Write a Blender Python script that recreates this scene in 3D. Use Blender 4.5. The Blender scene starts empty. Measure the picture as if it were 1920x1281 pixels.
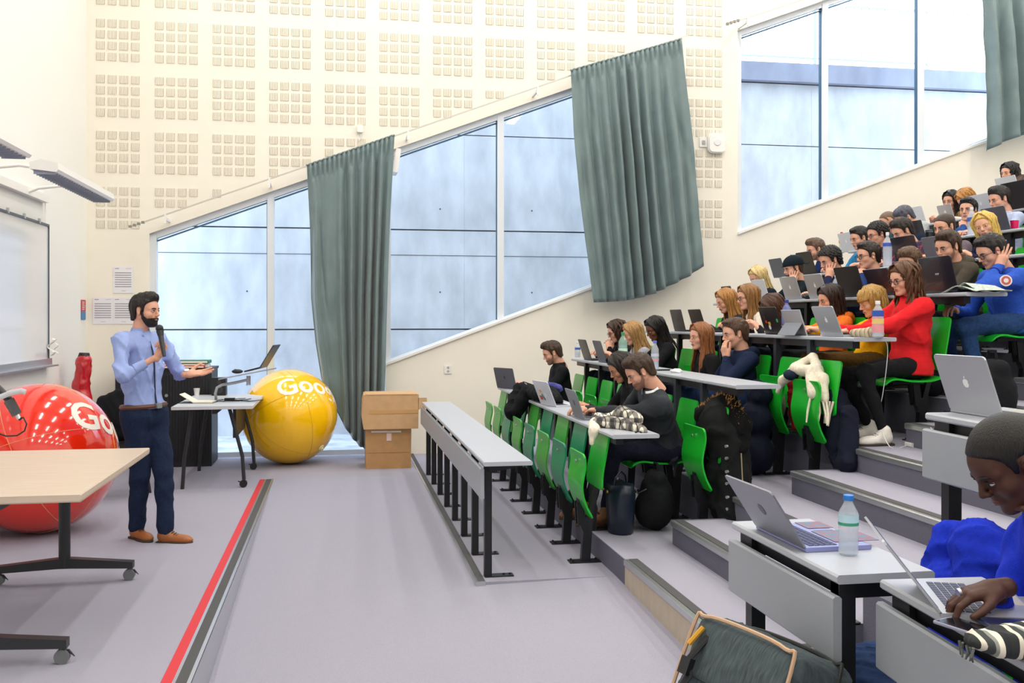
import bpy, math, random
import numpy as np
from mathutils import Vector, Matrix
random.seed(7)
C = bpy.context.scene
COL = C.collection
TH = math.radians(10.0); FPX = 1850.0; HC = 1.6; HZ = 600.0
ct, st = math.cos(TH), math.sin(TH)
# ---------------------------------------------------------------- camera
cd = bpy.data.cameras.new('camera'); cam = bpy.data.objects.new('camera', cd); COL.objects.link(cam)
cd.sensor_fit = 'HORIZONTAL'; cd.sensor_width = 36.0; cd.lens = 36.0*FPX/1920.0
cd.shift_y = -(640.5-HZ)/1920.0
cd.clip_start = 0.05; cd.clip_end = 200
cam.location = (0, 0, HC); cam.rotation_euler = (math.pi/2, 0, -TH)
C.camera = cam
# ---------------------------------------------------------------- world, exposure, lamps
w = bpy.data.worlds.new('overcast_sky'); C.world = w; w.use_nodes = True
bgn = w.node_tree.nodes['Background']
bgn.inputs[0].default_value = (0.66, 0.80, 1.0, 1); bgn.inputs[1].default_value = 5.0
C.view_settings.view_transform = 'Standard'; C.view_settings.look = 'None'
C.view_settings.exposure = 0.0; C.view_settings.gamma = 1.0; C.view_settings.use_curve_mapping = False
CEIL = 7.5
def area_lamp(name, loc, sx, sy, power, color=(1, .955, .90), rot=(0, 0, 0)):
    l = bpy.data.lights.new(name, 'AREA'); l.shape = 'RECTANGLE'; l.size = sx; l.size_y = sy
    l.energy = power; l.color = color
    o = bpy.data.objects.new(name, l); COL.objects.link(o); o.location = loc; o.rotation_euler = rot
    return o
LAMPS = []
for i, lx in enumerate([-1.4, 0.6, 2.6, 4.6, 6.6, 8.4]):
    for j, ly in enumerate([-2.0, 0.6, 3.2, 5.8, 8.4, 10.6]):
        LAMPS.append((lx, ly))
        area_lamp('ceiling_lamp', (lx, ly, 6.93), .22, 1.25, 28)
# ---------------------------------------------------------------- helpers
def ray(px):
    return (px-960.0)/FPX
def atY(px, py, Y):
    u = ray(px); D = Y/(ct-u*st)
    return Vector((D*(u*ct+st), Y, HC+D*(HZ-py)/FPX))
def atX(px, py, X):
    u = ray(px); D = X/(u*ct+st)
    return Vector((X, D*(ct-u*st), HC+D*(HZ-py)/FPX))
def atD(px, py, D):
    u = ray(px)
    return Vector((D*(u*ct+st), D*(ct-u*st), HC+D*(HZ-py)/FPX))
def atZ(px, py, Z):
    return atD(px, py, (HC-Z)*FPX/(py-HZ))

def setp(o, label=None, cat=None, group=None, kind=None):
    if label: o['label'] = label
    if cat: o['category'] = cat
    if group: o['group'] = group
    if kind: o['kind'] = kind
    return o
def thing(name, label, cat, loc=(0, 0, 0), rz=0, group=None):
    o = bpy.data.objects.new(name, None); COL.objects.link(o); o.empty_display_size = .1
    o.location = loc; o.rotation_euler = (0, 0, rz)
    return setp(o, label, cat, group)

class MB:
    def __init__(s): s.v = []; s.f = []; s.m = []
    def add(s, vs, fs, mi=0, M=None):
        b = len(s.v)
        if M is not None: vs = [tuple(M @ Vector(p)) for p in vs]
        s.v.extend([tuple(p) for p in vs]); s.f.extend([tuple(b+i for i in f) for f in fs])
        s.m.extend([mi]*len(fs) if isinstance(mi, int) else mi)
        return s
    def box(s, x0, x1, y0, y1, z0, z1, mi=0, M=None, b=0):
        if b:
            return s.prism([(x0+b, z0), (x1-b, z0), (x1, z0+b), (x1, z1-b), (x1-b, z1), (x0+b, z1), (x0, z1-b), (x0, z0+b)], y0, y1, mi, M, 'y')
        vs = [(x0,y0,z0),(x1,y0,z0),(x1,y1,z0),(x0,y1,z0),(x0,y0,z1),(x1,y0,z1),(x1,y1,z1),(x0,y1,z1)]
        return s.add(vs, [(0,3,2,1),(4,5,6,7),(0,1,5,4),(1,2,6,5),(2,3,7,6),(3,0,4,7)], mi, M)
    def prism(s, poly, a, b, mi=0, M=None, ax='y'):
        n = len(poly)
        f = {'y': lambda p, t: (p[0], t, p[1]), 'x': lambda p, t: (t, p[0], p[1]), 'z': lambda p, t: (p[0], p[1], t)}[ax]
        vs = [f(p, a) for p in poly]+[f(p, b) for p in poly]
        fs = [tuple(range(n)), tuple(range(2*n-1, n-1, -1))]+[(i, n+i, n+(i+1) % n, (i+1) % n) for i in range(n)]
        return s.add(vs, fs, mi, M)
    def tube(s, pts, r, n=8, mi=0, M=None, cap=True, flat=1.0):
        pts = [Vector(p) for p in pts]; k = len(pts)
        rs = r if isinstance(r, (list, tuple)) else [r]*k
        vs = []; fs = []
        t = (pts[1]-pts[0]).normalized()
        up = Vector((0, 0, 1)) if abs(t.z) < .9 else Vector((1, 0, 0))
        nx = t.cross(up).normalized()
        for i, p in enumerate(pts):
            t = (pts[min(i+1, k-1)]-pts[max(i-1, 0)])
            t = t.normalized() if t.length > 1e-9 else Vector((0, 0, 1))
            nx = (nx-t*nx.dot(t)).normalized(); ny = t.cross(nx)
            for j in range(n):
                a = 2*math.pi*j/n
                vs.append(p+(nx*math.cos(a)+ny*math.sin(a)*flat)*rs[i])
        for i in range(k-1):
            for j in range(n):
                fs.append((i*n+j, i*n+(j+1) % n, (i+1)*n+(j+1) % n, (i+1)*n+j))
        if cap: fs.append(tuple(range(n-1, -1, -1))); fs.append(tuple((k-1)*n+j for j in range(n)))
        return s.add(vs, fs, mi, M)
    def bar(s, a, b, w, d, mi=0, M=None):
        """rectangular bar between two points; w across y, d in plane"""
        a = Vector(a); b = Vector(b); t = (b-a).normalized()
        y = Vector((0, 1, 0)) if abs(t.y) < .9 else Vector((1, 0, 0))
        x = t.cross(y).normalized(); y = x.cross(t)
        vs = [p+x*(sx*d/2)+y*(sy*w/2) for p in (a, b) for sx, sy in ((-1,-1),(1,-1),(1,1),(-1,1))]
        return s.add(vs, [(0,1,2,3),(7,6,5,4),(0,4,5,1),(1,5,6,2),(2,6,7,3),(3,7,4,0)], mi, M)
    def lathe(s, prof, n=20, mi=0, M=None, c=(0, 0, 0)):
        vs = []; fs = []
        for r, z in prof:
            for j in range(n):
                a = 2*math.pi*j/n; vs.append((c[0]+r*math.cos(a), c[1]+r*math.sin(a), c[2]+z))
        for i in range(len(prof)-1):
            for j in range(n): fs.append((i*n+j, i*n+(j+1) % n, (i+1)*n+(j+1) % n, (i+1)*n+j))
        fs.append(tuple(range(n-1, -1, -1))); fs.append(tuple((len(prof)-1)*n+j for j in range(n)))
        return s.add(vs, fs, mi, M)
    def ball(s, c, r, n=12, mi=0, M=None):
        if not isinstance(r, (tuple, list)): r = (r, r, r)
        vs = []; fs = []; m = n//2
        for i in range(1, m):
            a = math.pi*i/m
            for j in range(n):
                b = 2*math.pi*j/n
                vs.append((c[0]+r[0]*math.sin(a)*math.cos(b), c[1]+r[1]*math.sin(a)*math.sin(b), c[2]-r[2]*math.cos(a)))
        for i in range(m-2):
            for j in range(n): fs.append((i*n+j, i*n+(j+1) % n, (i+1)*n+(j+1) % n, (i+1)*n+j))
        vs.append((c[0], c[1], c[2]-r[2])); vs.append((c[0], c[1], c[2]+r[2])); B = len(vs)
        for j in range(n):
            fs.append(((j+1) % n, j, B-2)); fs.append(((m-2)*n+j, (m-2)*n+(j+1) % n, B-1))
        return s.add(vs, fs, mi, M)
    def sheet(s, fn, nu, nv, mi=0, thick=0):
        """surface fn(u,v)->point on a grid; thick adds a back layer"""
        P = [[Vector(fn(i/nu, j/nv)) for i in range(nu+1)] for j in range(nv+1)]
        vs = [p for row in P for p in row]; W = nu+1
        fs = [(j*W+i, j*W+i+1, (j+1)*W+i+1, (j+1)*W+i) for j in range(nv) for i in range(nu)]
        if thick:
            B = len(vs); nn = []
            for j in range(nv+1):
                for i in range(nu+1):
                    du = P[j][min(i+1, nu)]-P[j][max(i-1, 0)]; dv = P[min(j+1, nv)][i]-P[max(j-1, 0)][i]
                    n = du.cross(dv); n = n.normalized() if n.length > 1e-12 else Vector((0, 0, 1)); nn.append(P[j][i]-n*thick)
            vs = vs+nn; fs = fs+[tuple(B+a for a in reversed(f)) for f in fs]
            rim = [i for i in range(W)]+[j*W+nu for j in range(1, nv+1)]+[nv*W+i for i in range(nu-1, -1, -1)]+[j*W for j in range(nv-1, 0, -1)]
            for a in range(len(rim)):
                p, q = rim[a], rim[(a+1) % len(rim)]; fs.append((q, p, B+p, B+q))
        return s.add(vs, fs, mi)
    def text(s, txt, size, M, mi=0, ext=.001, warp=None, off=0.0, sub=0):
        cu = bpy.data.curves.new('t', 'FONT'); cu.body = txt; cu.size = size; cu.extrude = ext; cu.offset = off
        cu.align_x = 'CENTER'; cu.align_y = 'CENTER'; cu.resolution_u = 3
        o = bpy.data.objects.new('t', cu); COL.objects.link(o)
        dg = bpy.context.evaluated_depsgraph_get(); me = bpy.data.meshes.new_from_object(o.evaluated_get(dg))
        if sub:
            import bmesh
            bm = bmesh.new(); bm.from_mesh(me); bmesh.ops.triangulate(bm, faces=bm.faces)
            for _ in range(sub):
                es = [e for e in bm.edges if e.calc_length() > size*.09]
                if es: bmesh.ops.subdivide_edges(bm, edges=es, cuts=1, use_grid_fill=False); bmesh.ops.triangulate(bm, faces=bm.faces)
            bm.to_mesh(me); bm.free()
        vs = [v.co.copy() for v in me.vertices]; fs = [tuple(p.vertices) for p in me.polygons]
        bpy.data.objects.remove(o); bpy.data.curves.remove(cu); bpy.data.meshes.remove(me)
        if warp: vs = [warp(v) for v in vs]
        return s.add(vs, fs, mi, M)
    def mesh(s, name, mats, smooth=False):
        me = bpy.data.meshes.new(name); me.from_pydata(s.v, [], s.f)
        if not isinstance(mats, (list, tuple)): mats = [mats]
        for m in mats: me.materials.append(m)
        if any(s.m): me.polygons.foreach_set('material_index', s.m)
        if smooth:
            me.polygons.foreach_set('use_smooth', [True]*len(me.polygons))
            if smooth != 'all': 
                try: me.set_sharp_from_angle(angle=math.radians(38))
                except Exception: pass
        me.update(); return me
    def build(s, name, mats, parent=None, smooth=False, loc=None, rot=None, **kw):
        o = bpy.data.objects.new(name, s.mesh(name, mats, smooth)); COL.objects.link(o)
        if parent: o.parent = parent
        if loc is not None: o.location = loc
        if rot is not None: o.rotation_euler = rot
        return setp(o, **kw)
def inst(name, me, parent=None, loc=(0, 0, 0), rot=(0, 0, 0), scale=None, **kw):
    o = bpy.data.objects.new(name, me); COL.objects.link(o); o.parent = parent; o.location = loc; o.rotation_euler = rot
    if scale: o.scale = scale
    return setp(o, **kw)
def copy_tree(o, parent=None):
    c = o.copy(); COL.objects.link(c); c.parent = parent
    for ch in list(o.children): copy_tree(ch, c)
    return c
# ---------------------------------------------------------------- materials
def srgb(h):
    if isinstance(h, str):
        h = h.lstrip('#'); c = [int(h[i:i+2], 16)/255 for i in (0, 2, 4)]
    else: c = h
    return tuple(x/12.92 if x <= .04045 else ((x+.055)/1.055)**2.4 for x in c)
_mats = {}
def mat(name, col, rough=.6, metal=0, noise=0, nscale=40, bump=0, bscale=200, stretch=(1, 1, 1), coat=0, spec=.5, col2=None, emit=0, trans=0, sheen=0, wave=None, detail=3):
    key = name
    if key in _mats: return _mats[key]
    m = bpy.data.materials.new(name); m.use_nodes = True; nt = m.node_tree; N = nt.nodes; L = nt.links
    b = N['Principled BSDF']; c = srgb(col)
    b.inputs['Base Color'].default_value = (*c, 1); b.inputs['Roughness'].default_value = rough; b.inputs['Metallic'].default_value = metal
    b.inputs['Coat Weight'].default_value = coat; b.inputs['Coat Roughness'].default_value = .05; b.inputs['Specular IOR Level'].default_value = spec
    if sheen: b.inputs['Sheen Weight'].default_value = sheen
    if trans: b.inputs['Transmission Weight'].default_value = trans
    if emit:
        b.inputs['Emission Color'].default_value = (*c, 1); b.inputs['Emission Strength'].default_value = emit
    if noise or bump or col2 or wave:
        tc = N.new('ShaderNodeTexCoord'); mp = N.new('ShaderNodeMapping'); L.new(tc.outputs['Object'], mp.inputs[0]); mp.inputs['Scale'].default_value = stretch
    if noise or col2:
        nz = N.new('ShaderNodeTexNoise'); nz.inputs['Scale'].default_value = nscale; nz.inputs['Detail'].default_value = detail; L.new(mp.outputs[0], nz.inputs[0])
        mr = N.new('ShaderNodeMapRange'); mr.inputs[1].default_value = .3; mr.inputs[2].default_value = .7; L.new(nz.outputs[0], mr.inputs[0])
        mx = N.new('ShaderNodeMix'); mx.data_type = 'RGBA'; L.new(mr.outputs[0], mx.inputs[0])
        c2 = srgb(col2) if col2 else tuple(min(1, x*(1+noise)) for x in c)
        c1 = c if col2 else tuple(x*(1-noise) for x in c)
        mx.inputs[6].default_value = (*c1, 1); mx.inputs[7].default_value = (*c2, 1); L.new(mx.outputs[2], b.inputs['Base Color'])
    if bump or wave:
        bp = N.new('ShaderNodeBump'); bp.inputs['Strength'].default_value = bump or .5; bp.inputs['Distance'].default_value = .004
        if wave:
            wv = N.new('ShaderNodeTexWave'); wv.inputs['Scale'].default_value = wave; wv.inputs['Distortion'].default_value = 1.5; L.new(mp.outputs[0], wv.inputs[0]); L.new(wv.outputs[0], bp.inputs['Height'])
        else:
            n2 = N.new('ShaderNodeTexNoise'); n2.inputs['Scale'].default_value = bscale; n2.inputs['Detail'].default_value = 4; L.new(mp.outputs[0], n2.inputs[0]); L.new(n2.outputs[0], bp.inputs['Height'])
        L.new(bp.outputs[0], b.inputs['Normal'])
    _mats[key] = m; return m
def fabric(col, name=None, bump=.35, noise=.12, **k):
    return mat(name or 'fabric_'+str(col), col, .9, noise=noise, nscale=60, bump=bump, bscale=350, spec=.2, **k)
def plaid(name, base, cols, scale, axes=(1, 2)):
    """woven check built from stripe functions of object coordinates"""
    if name in _mats: return _mats[name]
    m = bpy.data.materials.new(name); m.use_nodes = True; nt = m.node_tree; N = nt.nodes; L = nt.links; b = N['Principled BSDF']
    b.inputs['Roughness'].default_value = .9
    tc = N.new('ShaderNodeTexCoord'); sp = N.new('ShaderNodeSeparateXYZ'); L.new(tc.outputs['Object'], sp.inputs[0])
    prev = None
    for k, (ax, width, col, fac) in enumerate(cols):
        mu = N.new('ShaderNodeMath'); mu.operation = 'MULTIPLY'; mu.inputs[1].default_value = scale; L.new(sp.outputs[ax], mu.inputs[0])
        ad = N.new('ShaderNodeMath'); ad.operation = 'ADD'; ad.inputs[1].default_value = 100+.37*(k//2); L.new(mu.outputs[0], ad.inputs[0])
        fr = N.new('ShaderNodeMath'); fr.operation = 'FRACT'; L.new(ad.outputs[0], fr.inputs[0])
        lt = N.new('ShaderNodeMath'); lt.operation = 'LESS_THAN'; lt.inputs[1].default_value = width; L.new(fr.outputs[0], lt.inputs[0])
        mf = N.new('ShaderNodeMath'); mf.operation = 'MULTIPLY'; mf.inputs[1].default_value = fac; L.new(lt.outputs[0], mf.inputs[0])
        mx = N.new('ShaderNodeMix'); mx.data_type = 'RGBA'; L.new(mf.outputs[0], mx.inputs[0]); mx.inputs[7].default_value = (*srgb(col), 1)
        if prev: L.new(prev.outputs[2], mx.inputs[6])
        else: mx.inputs[6].default_value = (*srgb(base), 1)
        prev = mx
    L.new(prev.outputs[2], b.inputs['Base Color']); _mats[name] = m; return m
def glass_mat(name='window_glass', tint=(.93, .97, 1), refl=.06):
    if name in _mats: return _mats[name]
    m = bpy.data.materials.new(name); m.use_nodes = True; nt = m.node_tree; N = nt.nodes; L = nt.links
    N.remove(N['Principled BSDF']); out = N['Material Output']
    t = N.new('ShaderNodeBsdfTransparent'); t.inputs[0].default_value = (*tint, 1); g = N.new('ShaderNodeBsdfGlossy'); g.inputs['Roughness'].default_value = .02
    fr = N.new('ShaderNodeFresnel'); fr.inputs[0].default_value = 1.45
    mx = N.new('ShaderNodeMixShader'); L.new(fr.outputs[0], mx.inputs[0])
    L.new(t.outputs[0], mx.inputs[1]); L.new(g.outputs[0], mx.inputs[2]); L.new(mx.outputs[0], out.inputs[0])
    _mats[name] = m; return m

def plastic_mat(name, tint):
    if name in _mats: return _mats[name]
    m = bpy.data.materials.new(name); m.use_nodes = True; nt = m.node_tree; N = nt.nodes; L = nt.links
    b = N['Principled BSDF']; b.inputs['Base Color'].default_value = (*tint, 1); b.inputs['Roughness'].default_value = .12; b.inputs['Alpha'].default_value = .38
    _mats[name] = m; return m
M_wall = mat('cream_wall_paint', '#F0EBDE', .75, noise=.015, nscale=3)
M_wallL = mat('white_wall_paint', '#F0F0EC', .7)
M_slot = mat('acoustic_backing', '#CDC3AC', .9)
M_frame = mat('window_frame_paint', '#DDE4EC', .4)
M_black = mat('black_powder_coat', '#121419', .42)
M_dark = mat('dark_metal', '#26282C', .45)
M_white = mat('white_plastic', '#ECEBE8', .4)
M_alu = mat('aluminium', '#C3C6CA', .32, metal=.85)
M_silver = mat('laptop_silver', '#B9BCC2', .36, metal=.55)
M_desk = mat('desk_laminate', '#B0B5BE', .33, noise=.02, nscale=150)
M_panel = mat('desk_panel_laminate', '#9DA3AB', .4, noise=.02, nscale=150)
M_strip = mat('dark_grip_strip', '#4A4B4D', .8, bump=.4, bscale=500)
M_skins = {'light': '#D9A38A', 'pale': '#E2B29C', 'tan': '#C08B6C', 'dark': '#4A2C20', 'brown': '#6E4330'}
# ================================================================ THE ROOM
XL, YW, XR, YN = -2.8, 11.8, 9.55, -3.6
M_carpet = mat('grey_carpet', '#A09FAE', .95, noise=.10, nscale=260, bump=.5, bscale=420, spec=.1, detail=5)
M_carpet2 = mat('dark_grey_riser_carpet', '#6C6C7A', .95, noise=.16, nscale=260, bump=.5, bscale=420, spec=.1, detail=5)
M_beige = mat('beige_riser_board', '#B8AC9C', .8, noise=.07, nscale=18, stretch=(1, 1, .4))
M_red = mat('red_floor_tape', '#C8303A', .7)
def structure(name, b, m, parent=None, smooth=False):
    o = b.build(name, m, parent, smooth)
    if not parent: o['kind'] = 'structure'
    return o
b = MB(); b.box(XL, -.64, YN, YW, -.5, 0); b.box(-.64, .83, 10.16, YW, -.5, 0); b.box(.83, 1.72, 5.96, YW, -.5, 0)
def zl(Y): return -.044*max(0, min(6.0, 10.16-Y))
def zs(Y): return -.02*min(1, max(0, 10.16-Y)/4)-.03*max(0, min(3, 5.96-Y))
def zr(Y): return -.03*max(0, min(3, 5.96-Y))
ys = [YN, 0, 2.9, 4.1, 5.0, 5.96, 7, 8, 9, 10.16]
def grid(x0, x1, f0, f1, ys):
    vs = []; fs = []
    for y in ys: vs += [(x0, y, f0(y)), (x1, y, f1(y))]
    for i in range(len(ys)-1): fs.append((2*i, 2*i+1, 2*i+3, 2*i+2))
    b.add(vs, fs)
grid(-.64, .83, zl, zs, ys); grid(.83, 1.72, zs, zr, ys[:6])
b.box(1.72, XR, YN, 4.5, -.5, -.04)
floor = structure('floor', b, M_carpet)
b = MB(); b.box(-.77, -.72, YN, 10.16, -.001, .003); b.build('floor_tape', M_red, floor)
b = MB(); b.box(-.705, -.655, YN, 10.16, -.001, .004); b.build('grip_strip', M_strip, floor)
b = MB(); b.box(-.72, -.705, YN, 10.16, -.001, .004); b.box(-.655, -.638, YN, 10.16, -.006, .005)
vs = []; 
for y in ys: vs += [(-.638, y, 0), (-.638, y, zl(y)-.01)]
b.add(vs, [(2*i, 2*i+1, 2*i+3, 2*i+2) for i in range(len(ys)-1)]); b.build('edge_profile', M_alu, floor)
b = MB(); b.box(.84, .885, 5.96, YW, -.001, .005); b.build('grip_strip', M_strip, floor)
b = MB(); b.box(.826, .84, 5.96, YW, -.03, .005); b.box(.826, .885, 5.945, 5.96, -.03, .005); b.build('edge_profile', M_alu, floor)
def SX(n): return 1.71+.412*(n-1)
def nosing(x, z, y0, y1, par):
    q = MB(); q.box(x-.012, x+.022, y0, y1, z-.035, z+.004, b=.006); q.build('nosing_profile', M_alu, par)
    q = MB(); q.box(x+.022, x+.075, y0, y1, z-.004, z+.005); q.build('grip_strip', M_strip, par)
tiers = thing('trim_1', None, None); tiers['kind'] = 'structure'
for r in range(2, 11):
    n = 2*(r-2)+1; z = .15+.3*(r-2); x0 = SX(n); x1 = SX(n+2)+.05 if r < 10 else XR
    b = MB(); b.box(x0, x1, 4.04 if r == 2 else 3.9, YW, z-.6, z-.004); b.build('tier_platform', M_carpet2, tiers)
    b = MB(); b.box(x0+.002, x1, 4.04 if r == 2 else 3.9, YW, z-.008, z); b.build('tier_carpet', M_carpet, tiers)
    if r > 2:
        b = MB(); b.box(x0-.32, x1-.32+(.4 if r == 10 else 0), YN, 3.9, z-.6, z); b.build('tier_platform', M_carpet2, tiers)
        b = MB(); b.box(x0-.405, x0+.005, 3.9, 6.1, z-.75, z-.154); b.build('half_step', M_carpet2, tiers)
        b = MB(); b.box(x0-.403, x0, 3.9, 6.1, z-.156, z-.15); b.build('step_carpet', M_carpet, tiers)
        nosing(x0-.405, z-.15, 3.9, 6.1, tiers); nosing(x0, z, 3.9, 6.1, tiers)
        q = MB(); q.box(x0-.33, x0, 6.085, 6.105, z-.152, z-.145); q.build('edge_profile', M_alu, tiers)
    else:
        nosing(x0, z, 4.04, 5.75, tiers)
        q = MB(); q.box(x0-.01, SX(3), 4.03, 4.06, z-.05, z+.004, b=.006); q.build('nosing_profile', M_alu, tiers)
        q = MB(); q.box(x0+.02, SX(3), 4.06, 4.11, z-.004, z+.005); q.build('grip_strip', M_strip, tiers)
        q = MB(); q.box(x0-.004, x0, 4.04, 5.75, -.1, z-.03); q.build('riser_board', M_beige, tiers)
# ---- window wall with the two stepped windows
def head(X): return 2.585+(X+2.12)*.3775
def sill(X): return 1.06+(X-.56)*.3665
W1 = (-2.12, 4.12); W2 = (4.98, 9.3); TH_W = .22
b = MB()
def wp(poly): b.prism(poly, YW, YW+TH_W)
wp([(XL-.2, 0), (W1[0], 0), (W1[0], CEIL), (XL-.2, CEIL)])
wp([(W1[0], head(W1[0])), (W1[1], head(W1[1])), (W1[1], CEIL), (W1[0], CEIL)])
wp([(.56, -.2), (W1[1], -.2), (W1[1], sill(W1[1])), (.56, sill(.56))])
wp([(W1[1], -.2), (W2[0], -.2), (W2[0], CEIL), (W1[1], CEIL)])
wp([(W2[0], -.2), (W2[1], -.2), (W2[1], sill(W2[1])), (W2[0], sill(W2[0]))])
wp([(W2[0], head(W2[0])), (W2[1], head(W2[1])), (W2[1], CEIL), (W2[0], CEIL)])
wp([(W2[1], -.2), (XR+.2, -.2), (XR+.2, CEIL), (W2[1], CEIL)])
wall_back = structure('wall_back', b, M_wall)
# perforated acoustic panels: real slots cut through a thin plate over a darker backing
def perf(squares):
    """squares: set of (i,j) in a 4x4 group; plate pieces with six slots per square"""
    q = MB(); bk = MB(); w_, h_ = .0895, .0905; px_, pz_ = .1255, .1265
    for (i, j) in squares:
        x0 = i*px_; z0 = j*pz_; s = w_/11.0
        xs = [x0]
        for k in range(6): xs += [x0+s*(2*k)+s*.12, x0+s*(2*k+1)-s*.12+s*.0]
        xs.append(x0+w_)
        for k in range(0, len(xs)-1, 2):
            a, c_ = xs[k], xs[k+1]
            if c_-a > 1e-5: q.box(a, c_, -.009, 0, z0, z0+h_)
        bk.box(x0, x0+w_, -.002, 0, z0, z0+h_)
    return q, bk
_perf = {}
for gi in range(12):
    for gj in range(0, 7):
        gx = -2.69+.6355*gi; gz = 2.637+.6335*gj
        sq = []
        for i in range(4):
            for j in range(4):
                xr = gx+i*.1255+.09; xl = gx+i*.1255; z = gz+j*.1265
                if gi < 11:
                    ok = xr < W1[0]+.05 or z > head(min(xr, W1[1]))+.13
                else: ok = True
                if ok: sq.append((i, j))
        if not sq: continue
        key = tuple(sq)
        if key not in _perf:
            q, bk = perf(sq); _perf[key] = (q.mesh('acoustic_panel', M_wall), bk.mesh('panel_backing', M_slot))
        o = inst('acoustic_panel', _perf[key][0], wall_back, (gx, YW, gz))
        inst('slot_backing', _perf[key][1], o)
# ---- windows
def win(name, xs, x_lo, has_floor):
    root = thing(name, None, None); root['kind'] = 'structure'
    Y0, Y1 = YW+.06, YW+.14; w_ = .05
    x0, x1 = xs[0], xs[-1]
    q = MB(); q.prism([(x0, head(x0)-.075), (x1, head(x1)-.075), (x1, head(x1)), (x0, head(x0))], Y0, Y1); q.build('window_frame', M_frame, root)
    if has_floor:
        q = MB(); q.box(x0, .56, Y0, Y1, 0, .06); q.build('window_frame', M_frame, root)
        q = MB(); q.prism([(.56, sill(.56)), (x1, sill(x1)), (x1, sill(x1)+.05), (.56, sill(.56)+.05)], Y0, Y1); q.build('window_frame', M_frame, root)
        q = MB(); q.prism([(.56, sill(.56)-.0), (x1, sill(x1)), (x1, sill(x1)+.03), (.56, sill(.56)+.03)], YW-.03, Y0); q.build('window_sill', M_white, root)
    else:
        q = MB(); q.prism([(x0, sill(x0)), (x1, sill(x1)), (x1, sill(x1)+.05), (x0, sill(x0)+.05)], Y0, Y1); q.build('window_frame', M_frame, root)
        q = MB(); q.prism([(x0, sill(x0)), (x1, sill(x1)), (x1, sill(x1)+.03), (x0, sill(x0)+.03)], YW-.03, Y0); q.build('window_sill', M_white, root)
    bott = lambda X: 0 if (has_floor and X < .57) else sill(X)
    for k, x in enumerate(xs):
        hw = .04 if 0 < k < len(xs)-1 else .035
        xa, xb = (x-hw, x+hw) if 0 < k < len(xs)-1 else ((x, x+.07) if k == 0 else (x-.07, x))
        q = MB(); q.prism([(xa, bott((xa+xb)/2)), (xb, bott((xa+xb)/2)), (xb, head(xb)-.02), (xa, head(xa)-.02)], Y0-.01, Y1+.01)
        q.build('window_frame', M_frame, root)
    for a, c_ in zip(xs[:-1], xs[1:]):
        xm = (a+c_)/2
        q = MB()
        if has_floor and xm < .5: poly = [(a, .03), (c_, .03), (c_, head(c_)-.04), (a, head(a)-.04)]
        else: poly = [(a, sill(a)+.02), (c_, sill(c_)+.02), (c_, head(c_)-.04), (a, head(a)-.04)]
        yy = YW+.1
        q.add([(x, yy, z) for x, z in poly], [(0, 1, 2, 3)]); q.build('window_pane', glass_mat(), root)
        q = MB(); q.box(c_-.047, c_-.040, Y0+.02, Y1, bott(c_-.05)+.04, head(c_)-.09); q.build('pane_gasket', mat('gasket_teal', '#2F5266', .5), root)
    q = MB(); q.prism([(x0+.06, head(x0)-.085), (x1, head(x1)-.108), (x1, head(x1)-.098), (x0+.06, head(x0)-.075)], Y0-.003, Y1); q.build('pane_gasket', mat('gasket_teal', '#2F5266', .5), root)
    return root
win('window_1', [-2.12, -.775, .58, 1.95, 3.3, 4.12], 0, True)
win('window_2', [4.98, 6.2, 7.56, 9.3], 0, False)
# ---- other walls, ceiling
b = MB(); b.box(XL-.2, XL, YN, YW, -.5, CEIL); wall_left = structure('wall_left', b, M_wallL)
b = MB(); b.box(XR, XR+.2, YN, YW, -.5, CEIL); structure('wall_right', b, M_wall)
b = MB(); b.box(XL-.2, XR+.2, YN-.2, YN, -.5, CEIL); structure('wall_near', b, M_wallL)
b = MB(); b.box(XL-.2, XR+.2, YN-.2, YW+.2, CEIL, CEIL+.2); structure('ceiling', b, mat('ceiling_paint', '#F2EFE8', .8))
M_lum = mat('lit_diffuser', '#FFF4E0', .5, emit=5)
g_fr = MB(); g_fr.box(-.15, .15, -.68, .68, 0, .07); fr_me = g_fr.mesh('fixture_body', M_white)
g_df = MB(); g_df.box(-.12, .12, -.64, .64, -.012, .001); df_me = g_df.mesh('fixture_diffuser', M_lum)
g_rd = MB(); g_rd.tube([(0, -.5, .07), (0, -.5, CEIL-6.95)], .006, 6); g_rd.tube([(0, .5, .07), (0, .5, CEIL-6.95)], .006, 6); rd_me = g_rd.mesh('suspension_rod', M_dark)
for (lx, ly) in LAMPS:
    t = thing('ceiling_light', 'suspended white strip light above the hall', 'ceiling light', (lx, ly, 6.95), 0, 'strip lights under the ceiling')
    inst('housing', fr_me, t); inst('diffuser', df_me, t); inst('suspension_rod', rd_me, t)
# ================================================================ OUTSIDE
M_conc = mat('concrete', '#C6C8CC', .9, noise=.17, nscale=3.2, bump=.5, bscale=60, stretch=(1, 1, .45), detail=9)
M_conc2 = mat('weathered_parapet_concrete', '#9295A4', .9, noise=.16, nscale=3, bump=.5, bscale=60, stretch=(1, 1, .5), detail=9)
cw = thing('retaining_wall', 'pale concrete retaining wall outside the windows', 'wall', (0, 14.2, 0))
for (z0, z1) in ((-.3, 1.455), (1.475, 2.885), (2.905, 4.27), (4.285, 5.22)):
    x = -9
    while x < 18:
        q = MB(); q.box(x+.001, x+5.399, 0, .3, z0, z1); q.build('concrete_panel', M_conc, cw); x += 5.4
q = MB(); q.box(-9, 18, .06, .29, -.3, 5.3); q.build('joint_filler', mat('dark_joint', '#4A4F59', .9), cw)
q = MB(); q.box(-9, 18, .3, .4, -.3, 5.45); q.build('backing', M_conc, cw)
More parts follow.
